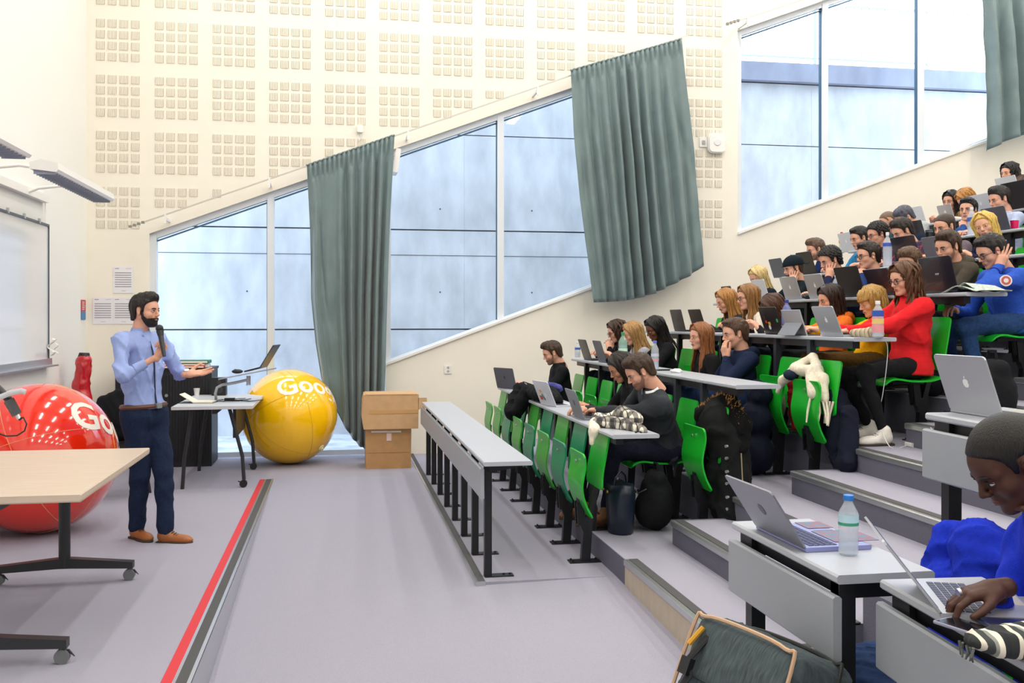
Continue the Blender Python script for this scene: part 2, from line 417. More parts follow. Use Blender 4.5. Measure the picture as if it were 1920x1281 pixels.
for z in (.7, 2.0, 3.2):
    q = MB(); x = -8
    while x < 17:
        q.tube([(x, -.004, z), (x, .01, z)], .013, 8); x += 1.35
    o = q.build('tie_holes', mat('dark_joint', '#4A4F59', .9), cw); o['kind'] = 'stuff'
q = MB(); q.box(-9, 18, -.12, .4, 5.24, 5.52); q.build('parapet', M_conc2, cw)
q = MB(); q.box(-9, 18, -.004, .02, 2.525, 2.533); q.build('formwork_line', mat('dark_joint', '#4A4F59', .9), cw)
b = MB(); b.box(-9, 18, YW+.25, 14.25, -.6, -.02)
setp(b.build('paved_ground', mat('patchy_paving', '#A9AEB6', .9, col2='#E6E8EA', nscale=2.6, bump=.4, bscale=30)), kind='structure')
rl = thing('railing', 'pale metal railing on top of the concrete wall outside', 'railing', (0, 14.1, 5.52))
M_rail = mat('pale_railing_metal', '#B7C3CF', .5)
q = MB(); q.box(-9, 18, -.02, .02, .90, .93); q.build('handrail', M_rail, rl)
q = MB(); q.box(-9, 18, -.01, .01, .08, .10); q.build('bottom_rail', M_rail, rl)
q = MB(); q.box(-.02, .02, -.015, .015, 0, .92); pm = q.mesh('rail_post', M_rail)
for k in range(14): inst('post', pm, rl, (-8+k*1.9, 0, 0))
q = MB(); q.box(-.005, .005, -.005, .005, .1, .9); pm = q.mesh('baluster', M_rail)
for k in range(120): inst('baluster', pm, rl, (2+k*.13, 0, 0))
# ================================================================ CURTAINS
M_curt = mat('grey_green_curtain', '#6B7F81', .38, noise=.06, nscale=8, bump=.15, bscale=300, spec=.45, sheen=.3)
def curtain(label, TL, TR, Lp, Rp, hem, nf, Y, seed):
    """TL,TR top corners px; Lp,Rp side edge polylines px from top to hem"""
    rnd = random.Random(seed); ph = [rnd.uniform(0, 6.28) for _ in range(6)]
    def edge(pl, v):
        n = len(pl)-1; k = min(int(v*n), n-1); f = v*n-k
        p = (pl[k][0]*(1-f)+pl[k+1][0]*f, pl[k][1]*(1-f)+pl[k+1][1]*f); return atY(p[0], p[1], Y)
    root = thing('curtain', label, 'curtain', (0, 0, 0), 0, None)
    def fn(u, v):
        a, c_ = edge(Lp, v), edge(Rp, v)
        uu = u+.012*math.sin(ph[0]+v*3+u*9)*min(1, v*3)
        p = a.lerp(c_, uu)
        # hem follows the slanted lower edge
        amp = (.016+.055*min(1, v*2.5))*max(.12, .75+.6*math.sin(6.3*u+ph[1])+.3*math.sin(17*u+ph[5]))
        d = amp*math.sin(2*math.pi*nf*u+1.9*math.sin(4.3*u+ph[2])+.8*v*math.sin(3*u+ph[3]))
        d += .03*math.sin(11*u+2.5*v+ph[0])*v+.012*math.exp(-((v-.08-.5*abs(math.sin(9*u+ph[2])))/.06)**2)
        d += .03*v*math.sin(2*math.pi*nf*.37*u+ph[4])
        d += .008*math.sin(31*v+9*u+ph[5])*v
        if v < .05: d = .016*math.sin(2*math.pi*nf*2.3*u)
        h = hem(u)*v*v
        return (p.x, Y+d, p.z+h)
    q = MB(); q.sheet(fn, 150, 46, 0, .004); q.build('cloth', M_curt, root, 'all')
    q = MB()
    q.tube([fn(u/60, 0)+Vector((0, 0, .0)) if False else Vector(fn(u/60, 0)) for u in range(61)], .012, 5); q.build('heading_tape', M_curt, root, True)
    return root
curtain('long grey-green curtain hanging above the yellow ball', 0, 0,
        [(575, 310), (580, 430), (583, 560), (592, 640), (604, 712)], [(740, 253), (733, 400), (727, 560), (722, 700), (716, 838)], lambda u: -.28*math.sin(u*math.pi*.92), 8, 11.45, 3)
curtain('wide grey-green curtain across the middle of the big window', 0, 0,
        [(1070, 132), (1077, 250), (1088, 370), (1100, 480), (1110, 568)], [(1278, 73), (1288, 180), (1300, 290), (1309, 400), (1320, 499)], lambda u: -.13*math.sin(u*math.pi), 10, 11.45, 5)
curtain('blue-grey curtain at the upper right window', 0, 0,
        [(1822, -110), (1846, 0), (1853, 100), (1856, 190), (1855, 282)], [(2010, -160), (2012, 0), (2014, 80), (2018, 150), (2025, 205)], lambda u: .02*math.sin(u*9), 6, 11.45, 8)
for lab, pa, pb, ks in (('thin pale curtain rail sloping above the big window', (245, 425), (1290, 66), [(310, 404), (505, 337), (668, 278), (765, 243), (1008, 160), (1235, 86)]),
                    ('thin pale curtain rail above the upper right window', (1365, 45), (2010, -165), [(1402, 32), (1560, -22)])):
    A = atY(*pa, 11.52); B = atY(*pb, 11.52)
    root = thing('curtain_rail', lab, 'curtain rail', A)
    q = MB(); q.bar(A-A, B-A, .02, .014); q.build('rail', mat('rail_steel', '#C9C7BE', .35, metal=.3), root)
    for k in ks:
        p = atY(*k, 11.52); p.z = A.z+(B.z-A.z)*(p.x-A.x)/(B.x-A.x)
        q = MB(); q.box(p.x-.012-A.x, p.x+.012-A.x, -.01, YW-11.52, p.z-A.z-.06, p.z-A.z-.03); q.box(p.x-.01-A.x, p.x+.01-A.x, -.012, .012, p.z-A.z-.1, p.z-A.z+.01); q.build('bracket', M_white, root)
    for k in range(4):
        q = MB(); q.box(-.02+k*.045, .01+k*.045, -.02, .02, -.012+k*.016, .014+k*.016); q.build('glider', mat('glider_grey', '#8E8B83', .5), root)
# ================================================================ LEFT WALL EQUIPMENT
M_board = mat('glossy_whiteboard', '#E4E7EC', .12, coat=.4)
X0 = XL+.03
yb, ze, zb = atX(91, 425, X0)[1], atX(91, 425, X0)[2], atX(91, 672, X0)[2]
wb = thing('whiteboard', 'large glossy whiteboard in a thin aluminium frame on the left wall', 'whiteboard', (XL, yb, zb))
L_ = 4.2; Hh = ze-zb
q = MB(); q.box(.001, .025, -L_, 0, 0, Hh); q.build('writing_surface', M_board, wb)
q = MB(); q.box(0, .04, -L_, .0, Hh, Hh+.02); q.build('top_rail', mat('dark_rail', '#5B6670', .4, metal=.5), wb)
q = MB(); q.box(0, .035, -.0, .015, 0, Hh+.02); q.build('side_trim', mat('dark_rail', '#5B6670', .4, metal=.5), wb)
q = MB(); q.box(0, .05, -L_, .05, -.07, 0); q.box(.04, .11, -L_, .05, -.075, -.06); q.build('pen_tray', M_alu, wb)
for k in range(6):
    q = MB(); q.box(.03, .05, -.35-k*.45, -.32-k*.45, Hh+.0, Hh+.045); q.build('rail_clip', M_alu, wb)
t = thing('hanging_papers', 'small curled white papers clipped beside the whiteboard corner', 'papers', atX(92, 650, XL+.05))
q = MB(); q.sheet(lambda u, v: (.03*math.sin(v*9)+.01, u*.09, -.09+.17*v), 4, 10, 0, .002); q.build('paper_strip', M_white, t)
q = MB(); q.sheet(lambda u, v: (.04+.02*math.sin(v*12+1), .07+u*.05, -.08+.15*v), 4, 10, 0, .002); q.build('paper_strip', M_white, t)
M_rid = mat('lamp_louvre', '#9AA2B4', .4, metal=.4)
def board_lamp(y0, y1, label):
    z = 2.74; x = -2.16
    t = thing('board_lamp', label, 'lamp', (x, y0, z)); L2 = y1-y0
    q = MB(); q.prism([(-.13, .0), (.06, -.02), (.075, .0), (.07, .05), (-.05, .075), (-.13, .05)], 0, L2); q.build('housing', M_white, t)
    for k in range(26):
        q = MB(); q.box(-.11, .045, L2*(k+.5)/26-.004, L2*(k+.5)/26+.004, -.035, -.002); q.build('louvre', M_rid, t)
    q = MB(); q.box(-.11, .045, .02, L2-.02, -.012, -.006); q.build('reflector', M_rid, t)
    for yy in (.18*L2, .82*L2):
        q = MB(); q.tube([(-.62, yy, .0), (-.5, yy, .05), (-.3, yy, .075), (-.1, yy, .05)], .014, 8); q.build('arm', M_white, t, True)
board_lamp(7.95, 9.85, 'white louvred lamp arm nearest the corner above the whiteboard')
board_lamp(5.2, 7.3, 'white louvred lamp above the whiteboard at the left picture edge')
A = atX(84, 373, XL+.02)
t = thing('lamp_rail', 'white mounting rail on the left wall above the whiteboard', 'rail', A)
q = MB(); q.box(-.02, .04, -4.6, 0, -.04, .03); q.build('rail_body', M_white, t)
q = MB(); q.tube([(.01, -.02, -.03), (.01, -.02, -.24)], .004, 6); q.build('cord', M_white, t)
# sheets pinned on the wall
def sheet_paper(px, py, label):
    p = atY(px, py, YW-.006); t = thing('notice', label, 'paper', p)
    q = MB(); q.box(-.108, .108, 0, .004, -.15, .15); q.build('page', mat('notice_paper', '#E9E9EE', .7), t)
    q = MB()
    for k in range(7): q.box(-.09, .088, -.0012, 0, .075-k*.026, .085-k*.026)
    q.box(-.09, -.045, -.0012, 0, .125, .133); q.box(.03, .09, -.0012, 0, .127, .130); q.box(-.02, .03, -.0012, 0, -.125, -.122)
    q.build('printed_lines', mat('print_grey', '#9A9AA6', .8), t)
sheet_paper(231, 525, 'white printed notice pinned highest, above the pair of notices')
sheet_paper(193, 583, 'left of the two lower printed notices on the cream wall')
sheet_paper(231, 583, 'printed notice half behind the head of the speaker')
p = atX(156, 581, XL+.004); t = thing('safety_sign', 'small red and blue sign near the corner of the left wall', 'sign', p)
q = MB(); q.box(0, .006, -.09, .09, -.02, .11); q.build('red_field', mat('sign_red', '#C3404A', .5), t)
q = MB(); q.box(0, .006, -.09, .09, -.11, -.02); q.build('blue_field', mat('sign_blue', '#3E7FB5', .5), t)
q = MB()
for k in range(5): q.box(.006, .008, -.07, .02+.01*(k % 3), .0+k*.02, .008+k*.02)
q.build('lettering', M_white, t)
def wallbox(name, label, cat, px, py, w_, h_, d, rnd=.02):
    p = atY(px, py, YW); t = thing(name, label, cat, p)
    return t
t = wallbox('wall_socket', 'white double wall socket below the window slope', 'socket', 840, 693, 0, 0, 0)
q = MB(); q.box(-.045, .045, -.012, 0, -.05, .05, b=.004); q.build('cover_plate', M_white, t)
for s in (-.022, .022):
    q = MB(); q.tube([(0, -.014, s), (0, -.011, s)], .015, 12); q.build('outlet', mat('outlet_grey', '#A9A9A7', .5), t)
t = wallbox('alarm_box', 'rounded white alarm sounder box on the perforated wall', 'alarm', 1341, 270, 0, 0, 0)
q = MB(); pr = [(.115*math.copysign(abs(math.cos(a))**.45, math.cos(a)), .125*math.copysign(abs(math.sin(a))**.45, math.sin(a))) for a in [2*math.pi*k/32 for k in range(32)]]
q.prism(pr, -.06, 0); q.prism([(x*.9, z*.9) for x, z in pr], -.075, -.06); q.build('case', M_white, t, True)
q = MB(); q.tube([(0, -.083, .01), (0, -.074, .01)], [.04, .05], 20); q.build('speaker_grille', mat('off_white', '#E1E3E6', .5), t, True)
t = wallbox('wall_socket', 'small square switch beside the white alarm box', 'switch', 1318, 267, 0, 0, 0)
q = MB(); q.box(-.05, .05, -.02, 0, -.06, .06, b=.005); q.build('cover_plate', M_white, t)
q = MB(); q.box(-.02, .02, -.028, -.02, -.03, .02); q.build('rocker', mat('outlet_grey', '#A9A9A7', .5), t)
t = wallbox('motion_sensor', 'tiny white sensor with cord above the long curtain', 'sensor', 675, 243, 0, 0, 0)
q = MB(); q.box(-.035, .035, -.05, 0, -.04, .05, b=.012); q.build('case', M_white, t)
q = MB(); q.tube([(0, -.01, -.04), (.01, -.01, -.1), (-.02, -.01, -.14)], .005, 6); q.build('cord', M_white, t)
t = wallbox('wall_sensor', 'white tilted sensor box at the top corner of the long curtain', 'sensor', 742, 305, 0, 0, 0)
q = MB(); q.box(-.03, .03, -.3, -.02, -.16, .12, b=.01, M=Matrix.Rotation(.15, 4, 'Y')); q.build('case', M_white, t)
# ================================================================ IMPLICIT-SURFACE MESHER (surface nets) for bodies, cloth, hair
def surfnet(fn, lo, hi, h):
    lo = np.array(lo, np.float32); hi = np.array(hi, np.float32)
    n = np.ceil((hi-lo)/h).astype(int)+1
    ax = [lo[i]+h*np.arange(n[i], dtype=np.float32) for i in range(3)]
    P = np.stack(np.meshgrid(*ax, indexing='ij'), -1).reshape(-1, 3)
    v = fn(P).reshape(n).astype(np.float32); s = v < 0
    c = np.zeros([k-1 for k in n], np.int8)
    offs = [(a, b_, d) for a in (0, 1) for b_ in (0, 1) for d in (0, 1)]
    for a, b_, d in offs: c += s[a:n[0]-1+a, b_:n[1]-1+b_, d:n[2]-1+d]
    I, J, K = np.nonzero((c > 0) & (c < 8)); idx = -np.ones(c.shape, np.int64); idx[I, J, K] = np.arange(len(I))
    acc = np.zeros((len(I), 3)); cnt = np.zeros(len(I))
    for a in offs:
        for k in range(3):
            if a[k] == 0:
                e = list(a); e[k] = 1
                va = v[I+a[0], J+a[1], K+a[2]]; vb = v[I+e[0], J+e[1], K+e[2]]
                cr = (va < 0) != (vb < 0); t = np.where(cr, va/np.where(cr, va-vb, 1), 0)
                pos = np.array(a)[None, :]+np.array(e)[None, :]*t[:, None]-np.array(a)[None, :]*t[:, None]
                acc += np.where(cr[:, None], pos, 0); cnt += cr
    verts = lo+h*(np.stack([I, J, K], 1)+acc/cnt[:, None])
    F = []
    for k in range(3):
        k1, k2 = (k+1) % 3, (k+2) % 3
        sl0 = [slice(1, -1)]*3; sl1 = [slice(1, -1)]*3
        sl0[k] = slice(0, -1); sl1[k] = slice(1, None)
        A = s[tuple(sl0)]; e = A != s[tuple(sl1)]
        g = np.stack(np.nonzero(e), 1)
        if not len(g): continue
        ins = A[e]
        def cell(d1, d2):
            q = g.copy(); q[:, k1] += d1; q[:, k2] += d2; return idx[q[:, 0], q[:, 1], q[:, 2]]
        q = np.stack([cell(0, 0), cell(1, 0), cell(1, 1), cell(0, 1)], 1)
        q[~ins] = q[~ins][:, ::-1]; F.append(q)
    F = np.concatenate(F) if F else np.zeros((0, 4), int)
    F = F[(F >= 0).all(1)]
    return verts, F
def smin(a, b_, k):
    h = np.clip(.5+.5*(b_-a)/k, 0, 1); return b_*(1-h)+a*h-k*h*(1-h)
def d_cap(P, a, b_, ra, rb):
    a = np.array(a, np.float32); b_ = np.array(b_, np.float32); ab = b_-a; L2 = float(ab@ab)+1e-9
    t = np.clip((P-a)@ab/L2, 0, 1); return np.linalg.norm(P-a-t[:, None]*ab, axis=1)-(ra+(rb-ra)*t)
def d_ell(P, c, r, R=None):
    q = P-np.array(c, np.float32)
    if R is not None: q = q@R
    r = np.array(r, np.float32); k0 = np.linalg.norm(q/r, axis=1); k1 = np.linalg.norm(q/(r*r), axis=1)+1e-9
    return k0*(k0-1)/k1
def folds(P, f=1.0, seed=0):
    x, y, z = P[:, 0]*f+seed, P[:, 1]*f+seed*1.7, P[:, 2]*f
    a = (np.sin(19*x+5*np.sin(11*z+seed)+3*y)*np.cos(9*z+4*y+seed)+.6*np.sin(31*z+7*np.sin(13*x+9*y)))*.5
    r1 = (1-np.abs(np.sin(13*z+8*x+4*np.sin(7*y+5*x+seed)+seed)))**5; r2 = (1-np.abs(np.sin(11*y-9*z+3*np.sin(9*x+seed*2))))**6
    return a-.9*r1-.7*r2+.25
def blob(prims, h=.012, k=.03, fold=0.0, ff=1.0, seed=0, floor_z=None):
    """prims: list of ('c',a,b,ra,rb) or ('e',c,r[,R])"""
    lo = np.array([1e9]*3); hi = -lo
    for p in prims:
        if p[0] == 'c':
            for q, r in ((p[1], p[3]), (p[2], p[4])):
                lo = np.minimum(lo, np.array(q)-r); hi = np.maximum(hi, np.array(q)+r)
        else: r = max(p[2]) if len(p) > 3 else np.array(p[2]); lo = np.minimum(lo, np.array(p[1])-r); hi = np.maximum(hi, np.array(p[1])+r)
    lo -= .03+fold; hi += .03+fold
    def fn(P):
        d = None
        for p in prims:
            e = d_cap(P, *p[1:]) if p[0] == 'c' else d_ell(P, *p[1:])
            d = e if d is None else smin(d, e, k)
        if fold: d = d+fold*folds(P, ff, seed)
        if floor_z is not None: d = np.maximum(d, floor_z-P[:, 2])
        return d
    return surfnet(fn, lo, hi, h)
def blob_mb(*a, **kw):
    v, f = blob(*a, **kw); q = MB(); q.v = [tuple(p) for p in v.tolist()]; q.f = [tuple(x) for x in f.tolist()]; q.m = [0]*len(q.f); return q
def blob_obj(name, m, prims, parent=None, **kw):
    return blob_mb(prims, **kw).build(name, m, parent, 'all')

# ================================================================ DESKS
DX = lambda r: .87+.81*(r-1)
DZ = lambda r: .735 if r == 1 else .15+.3*(r-2)+.735
LEV = lambda r: 0 if r == 1 else .15+.3*(r-2)
SY = lambda i: 6.35+.555*i
ORD = ['front', 'second', 'third', 'fourth', 'fifth', 'sixth', 'seventh', 'eighth', 'ninth']
CH = ['nearest the aisle', 'second from the aisle', 'third from the aisle', 'fourth from the aisle', 'fifth from the aisle', 'sixth from the aisle', 'seventh from the aisle', 'farthest from the aisle, by the window wall']
def desk_top(Y0, Y1, w=.305, th=.026):
    q = MB(); e = .006
    q.prism([(e, -th), (w-e, -th), (w, -th+e), (w, -e), (w-e, 0), (e, 0), (0, -e), (0, -th+e)], Y0, Y1); return q
leg_low = {}
for r in range(1, 10):
    x, z, lv = DX(r), DZ(r), LEV(r); h = z-lv
    t = thing('lecture_desk', 'long grey continuous desk of the %s row of the hall' % ORD[r-1], 'desk', (x, 5.93, lv), 0, 'long tiered desks')
    L = 10.42-5.93
    q = desk_top(0, L); q.v = [(a, b_, c_+h) for a, b_, c_ in q.v]; q.build('tabletop', M_desk, t)
    if r == 1:
        q = MB(); q.box(-.012, .012, .05, L, h-.235, h-.045, b=.006); q.build('modesty_panel', M_panel, t)
    q = MB(); q.box(.05, .10, .1, L-.05, h-.075, h-.027); q.build('support_beam', M_black, t)
    for i in range(8):
        y = SY(i)+.26-5.93 if r > 1 else .16+.585*i
        if y > L: continue
        lx = .05
        q = MB(); q.bar((lx, y, 0), (lx, y, h-.03), .05, .045); q.bar((lx, y, h-.07), (lx+.2, y, h-.04), .04, .03)
        q.build('leg', M_black if r != 3 and r != 4 else mat('blue_grey_steel', '#4C5F80' if r == 4 else '#3a4048', .4, metal=.3) if i < 3 else M_black, t)
        q = MB(); q.box(lx-.02, lx+.16, y-.035, y+.035, 0, .008)
        for s in (.1, .14): q.tube([(lx+s, y, .008), (lx+s, y, .016)], .008, 6)
        q.build('foot_plate', M_black, t)
# near bank of desks, on the camera side of the aisle
def near_desk(P0, P1, z, zf, label, pdrop=.06):
    """P0 far-left corner, P1 near-left corner (x,y)"""
    d = Vector((P1[0]-P0[0], P1[1]-P0[1], 0)); L = d.length; a = math.atan2(d.y, d.x)+math.pi/2
    t = thing('lecture_desk', label, 'desk', (P0[0], P0[1], zf), a, 'short desks on the near side of the aisle')
    h = z-zf
    q = desk_top(-L, 0, .30); q.v = [(x, y, c_+h) for x, y, c_ in q.v]; q.build('tabletop', M_desk, t)
    q = MB(); q.box(-.012, .014, -L, .0, h-pdrop-.185, h-pdrop, b=.006); q.build('modesty_panel', M_panel, t)
    q = MB(); q.box(.02, .27, -L+.03, -L+.075, h-.075, h-.027); q.box(.02, .27, -.075, -.03, h-.075, h-.027); q.box(.04, .08, -L+.05, -.05, h-.075, h-.027); q.build('support_beam', M_black, t)
    for y in (-L+.05, -.10):
        q = MB(); q.bar((.045, y, 0), (.045, y, h-.03), .05, .05); q.build('leg', M_black, t)
        q = MB(); q.box(-.02, .2, y-.035, y+.035, 0, .008); q.build('foot_plate', M_black, t)
    return t
NZ = .885
near_desk((1.375, 3.31), (1.375, 2.56), NZ, -.04, 'short grey desk with the open silver laptop and small water bottle')
near_desk((1.47, 2.50), (1.40, 1.62), NZ, -.04, 'short grey desk in the bottom right corner with the striped scarf')
near_desk((2.185, 3.40), (2.13, 2.3), 1.25, .45, 'short grey desk at the right edge under the silver laptop and fist')
# ================================================================ GREEN FOLDING CHAIRS
G = [mat('bright_green_ply', '#17B42C', .33, noise=.08, nscale=6, coat=.2), mat('lime_green_ply', '#3FA83A', .4, noise=.08, nscale=6, coat=.1), mat('teal_green_ply', '#0E8A5C', .4, noise=.1, nscale=6, coat=.1)]
def plate(path, w, th=.012, n=10, taper=0, cr=.03):
    """curved ply plate following a 2-D path (x,z), width along y with rounded corners"""
    q = MB(); P = [Vector((p[0], 0, p[1])) for p in path]
    # resample via catmull
    pts = []
    for i in range(len(P)-1):
        p0, p1, p2, p3 = P[max(i-1, 0)], P[i], P[i+1], P[min(i+2, len(P)-1)]
        for k in range(n):
            t = k/n; pts.append(.5*((2*p1)+(p2-p0)*t+(2*p0-5*p1+4*p2-p3)*t*t+(3*p1-3*p2+p3-p0)*t**3))
    pts.append(P[-1]); N_ = len(pts); Ls = [0]
    for i in range(1, N_): Ls.append(Ls[-1]+(pts[i]-pts[i-1]).length)
    vs = []; fs = []
    for i, p in enumerate(pts):
        t = (pts[min(i+1, N_-1)]-pts[max(i-1, 0)]).normalized(); nn = Vector((t.z, 0, -t.x))
        de = min(Ls[i], Ls[-1]-Ls[i]); ww = w/2-taper*(Ls[i]/Ls[-1])
        if de < cr: ww -= cr-math.sqrt(max(0, cr*cr-(cr-de)**2))
        for s, o in ((-1, -.5), (1, -.5), (1, .5), (-1, .5)): vs.append((p.x+nn.x*th*o, s*ww, p.z+nn.z*th*o))
    for i in range(N_-1):
        for j in range(4): fs.append((i*4+j, i*4+(j+1) % 4, (i+1)*4+(j+1) % 4, (i+1)*4+j))
    fs.append((3, 2, 1, 0)); fs.append(tuple((N_-1)*4+j for j in range(4)))
    q.add(vs, fs); return q
q = MB(); q.box(-.13, .08, -.045, .045, 0, .008)
for s in (-.11, .06):
    for y in (-.028, .028): q.tube([(s, y, .006), (s, y, .018)], .007, 6)
me_plate = q.mesh('foot_plate', M_black)
q = MB(); q.bar((-.02, 0, 0), (.0, 0, .30), .045, .06); q.bar((.0, 0, .27), (.060, 0, .50), .04, .035); q.bar((.060, 0, .49), (.092, 0, .72), .04, .015); q.bar((.066, 0, .59), (.070, 0, .64), .2, .008)
me_post = q.mesh('post', M_black)
q = MB(); q.bar((-.005, .0, .16), (-.05, 0, .27), .05, .03); q.bar((-.05, -.03, .25), (-.06, -.03, .40), .012, .05); q.bar((-.05, .03, .25), (-.06, .03, .40), .012, .05); q.bar((-.065, 0, .36), (-.055, 0, .50), .07, .02)
me_arm = q.mesh('seat_bracket', M_black)
q = MB(); q.bar((-.005, .0, .16), (-.05, 0, .27), .05, .03); q.bar((-.05, -.03, .25), (-.07, -.03, .40), .012, .05); q.bar((-.05, .03, .25), (-.07, .03, .40), .012, .05); q.box(-.26, -.02, -.05, .05, .40, .42)
me_arm2 = q.mesh('seat_bracket', M_black)
me_seat = plate([(-.075, .735), (-.065, .66), (-.085, .52), (-.06, .41), (-.01, .315)], .40, taper=.015).mesh('seat', G[0], True)
me_seat2 = plate([(.03, .455), (-.06, .432), (-.19, .43), (-.31, .445), (-.37, .43), (-.40, .40)], .40, taper=.01).mesh('seat', G[0], True)
me_back = plate([(.045, .50), (.05, .60), (.072, .72), (.10, .87)], .39, taper=.01).mesh('backrest', G[0], True)
q = MB(); q.tube([(-.088, 0, .67), (-.079, 0, .67)], .010, 10); me_scr = q.mesh('screw', M_alu)
seatm = {}
def colored(me, k):
    key = (me.name, k)
    if key not in seatm:
        c = me.copy(); c.materials[0] = G[k]; seatm[key] = c
    return seatm[key]
def chair(x, y, z, open_, k, label, group, rz=0):
    t = thing('folding_chair', label, 'chair', (x, y, z), rz, group)
    inst('foot_plate', me_plate, t); inst('post', me_post, t)
    inst('seat_bracket', me_arm2 if open_ else me_arm, t)
    s = inst('seat', colored(me_seat2 if open_ else me_seat, k), t); inst('backrest', colored(me_back, k), t)
    if not open_: inst('screw', me_scr, s)
    return t
OPEN = {1: [], 2: [1, 2, 7], 3: [2, 3, 5, 6, 7], 4: [0, 1, 2, 3, 4, 5], 5: [0, 1, 2, 3, 4, 6, 7], 6: [2, 3, 4, 5, 6, 7], 7: [4, 5, 6, 7], 8: [4, 6, 7], 9: [5, 6, 7]}
pal = {1: [0, 2, 1, 2, 1, 2, 1, 1], 2: [0, 0, 0, 1, 0, 0, 0, 0]}
for r in range(1, 10):
    for i in range(8):
        if r > 6 and i < 4: continue
        op = i in OPEN[r]; k = pal.get(r, [0]*8)[i]
        col = ['bright green', 'lime green', 'teal green'][k]
        if op: lab = '%s chair under the person %s, %s row' % (col, CH[i].split(',')[0], ORD[r-1])
        else: lab = 'empty folded %s chair %s, %s row' % (col, CH[i].split(',')[0], ORD[r-1])
        chair(DX(r)+.76, SY(i), LEV(r), op, k, lab, 'green folding chairs of the %s row' % ORD[r-1])
chair(2.02, 2.95, -.04, True, 0, 'green chair under the hanging royal blue sweatshirt', 'green chairs on the near side of the aisle')
chair(2.25, 2.0, -.04, True, 0, 'green chair under the man with the orange watch strap', 'green chairs on the near side of the aisle')
chair(2.95, 2.9, .45, True, 0, 'green chair under the student whose fist rests on the desk', 'green chairs on the near side of the aisle')
# ================================================================ BALLS
rt = Vector((ct, -st, 0)); up = Vector((0, 0, 1)); tc_ = Vector((-st, -ct, 0))
def bigball(label, px, py, D, R, m, mtxt, G0, Go, s, word, scale):
    c = atD(px, py, D); c.z = R
    t = thing('inflatable_ball', label, 'ball', (c.x, c.y, 0))
    q = MB(); q.ball((0, 0, R), R, 64); q.build('shell', m, t, 'all')
    w3 = lambda v: (rt*v[0]+up*v[1]+tc_*v[2]).normalized()
    a = w3(G0); g = w3(Go); td = (g-a*g.dot(a)).normalized(); n = td.cross(a)*-1
    if n.z < 0: n = -n
    q = MB()
    def warp(v):
        A = v.x/R; B = v.y/R
        d = (a*math.cos(A)+td*math.sin(A))*math.cos(B)+n*math.sin(B)
        p = d*(R*1.003+(v.z)); return (p.x, p.y, p.z+R)
    # letters start at G centre
    cu = bpy.data.curves.new('t', 'FONT'); 
    bpy.data.curves.remove(cu)
    q.text(word, scale*R, None, 0, .0008, lambda v: warp(Vector((v.x+s*R, v.y, v.z))), .012*R, 3)
    q.build('lettering', mtxt, t)
    for k, ax in enumerate(((a*.2+n).normalized(), (td*.8+a*.6).normalized(), (td-a*.7+n*.2).normalized())):
        u1 = ax.orthogonal().normalized(); u2 = ax.cross(u1)
        q = MB(); q.tube([(u1*math.cos(x)+u2*math.sin(x))*(R*1.0005)+Vector((0, 0, R)) for x in [2*math.pi*j/72 for j in range(73)]], .002, 4, cap=False); q.build('seam', mat('seam_'+word[:3]+m.name, '#F0B07A' if 'red' in m.name else '#C9A010', .3), t)
    return t, c, w3
M_bred = mat('red_vinyl', '#EE2A0C', .13, coat=1.0); M_byel = mat('yellow_vinyl', '#FFC500', .16, coat=.6); M_ink = mat('white_ink', '#F6EFE2', .3)
bigball('giant glossy red inflatable ball with white lettering behind the table', 74, 862, 7.45, .56, M_bred, M_ink, (.53, .60, .60), (.77, .58, .27), 1.05, 'Google', .60)
ty, cy_, w3 = bigball('giant glossy yellow inflatable ball with white lettering by the window', 543, 778, 11.0, .525, M_byel, M_ink, (-.2, .545, .81), (.61, .68, .41), 1.02, 'Google', .60)
d = w3((.72, -.62, .30)); q = MB(); p = d*.527+Vector((0, 0, .525)); q.tube([p, p+d*.012], [.04, .03], 16); q.tube([p+d*.01, p+d*.03], [.016, .02], 12); q.build('valve', mat('clear_valve', '#E9E2B0', .2), ty)
# ================================================================ TABLES AND STAGE THINGS
M_wood = mat('light_wood_laminate', '#CDBDAB', .4, col2='#C0AE9A', nscale=6, stretch=(.6, 14, 1), detail=6)
t = thing('flip_table', 'light wood table on black wheeled T legs in the left foreground', 'table', (-1.64, 5.63, 0))
q = MB(); q.box(-.50, .48, -.84, .84, .77, .80, b=.004); q.build('tabletop', M_wood, t)
q = MB(); q.box(-.498, .478, -.838, .838, .765, .772); q.build('edge_band', mat('pale_edge', '#B9A996', .5), t)
M_grey = mat('caster_grey', '#6C6F72', .45)
for yy in (-.74, .76):
    q = MB(); q.tube([(0, yy, .10), (0, yy, .765)], .034, 16); q.build('column', M_dark, t, True)
    q = MB(); q.prism([(-.40, .075), (-.40, .115), (-.04, .15), (.04, .15), (.40, .115), (.40, .075), (.04, .09), (-.04, .09)], yy-.03, yy+.03); q.build('foot', M_dark, t)
    for xx in (-.375, .375):
        q = MB()
        for s in (-1, 1): q.tube([(xx, yy+s*.012-.008, .034), (xx, yy+s*.012+.008, .034)], .034, 18)
        q.tube([(xx, yy, .04), (xx, yy, .08)], .012, 8); c_ = q.build('caster', M_grey, t, True)
        q = MB(); q.prism([(xx-.01, .06), (xx+.03, .064), (xx+.055, .03), (xx+.03, .05), (xx-.01, .045)], yy-.006, yy+.006); q.build('brake_lever', M_dark, c_)
q = MB(); q.bar((0, -.74, .70), (0, .76, .70), .05, .05); q.tube([(-.36, .4, .70), (-.36, .46, .70)], .06, 16); q.bar((-.3, .4, .74), (.2, .4, .74), .03, .03); q.build('tilt_mechanism', M_dark, t)
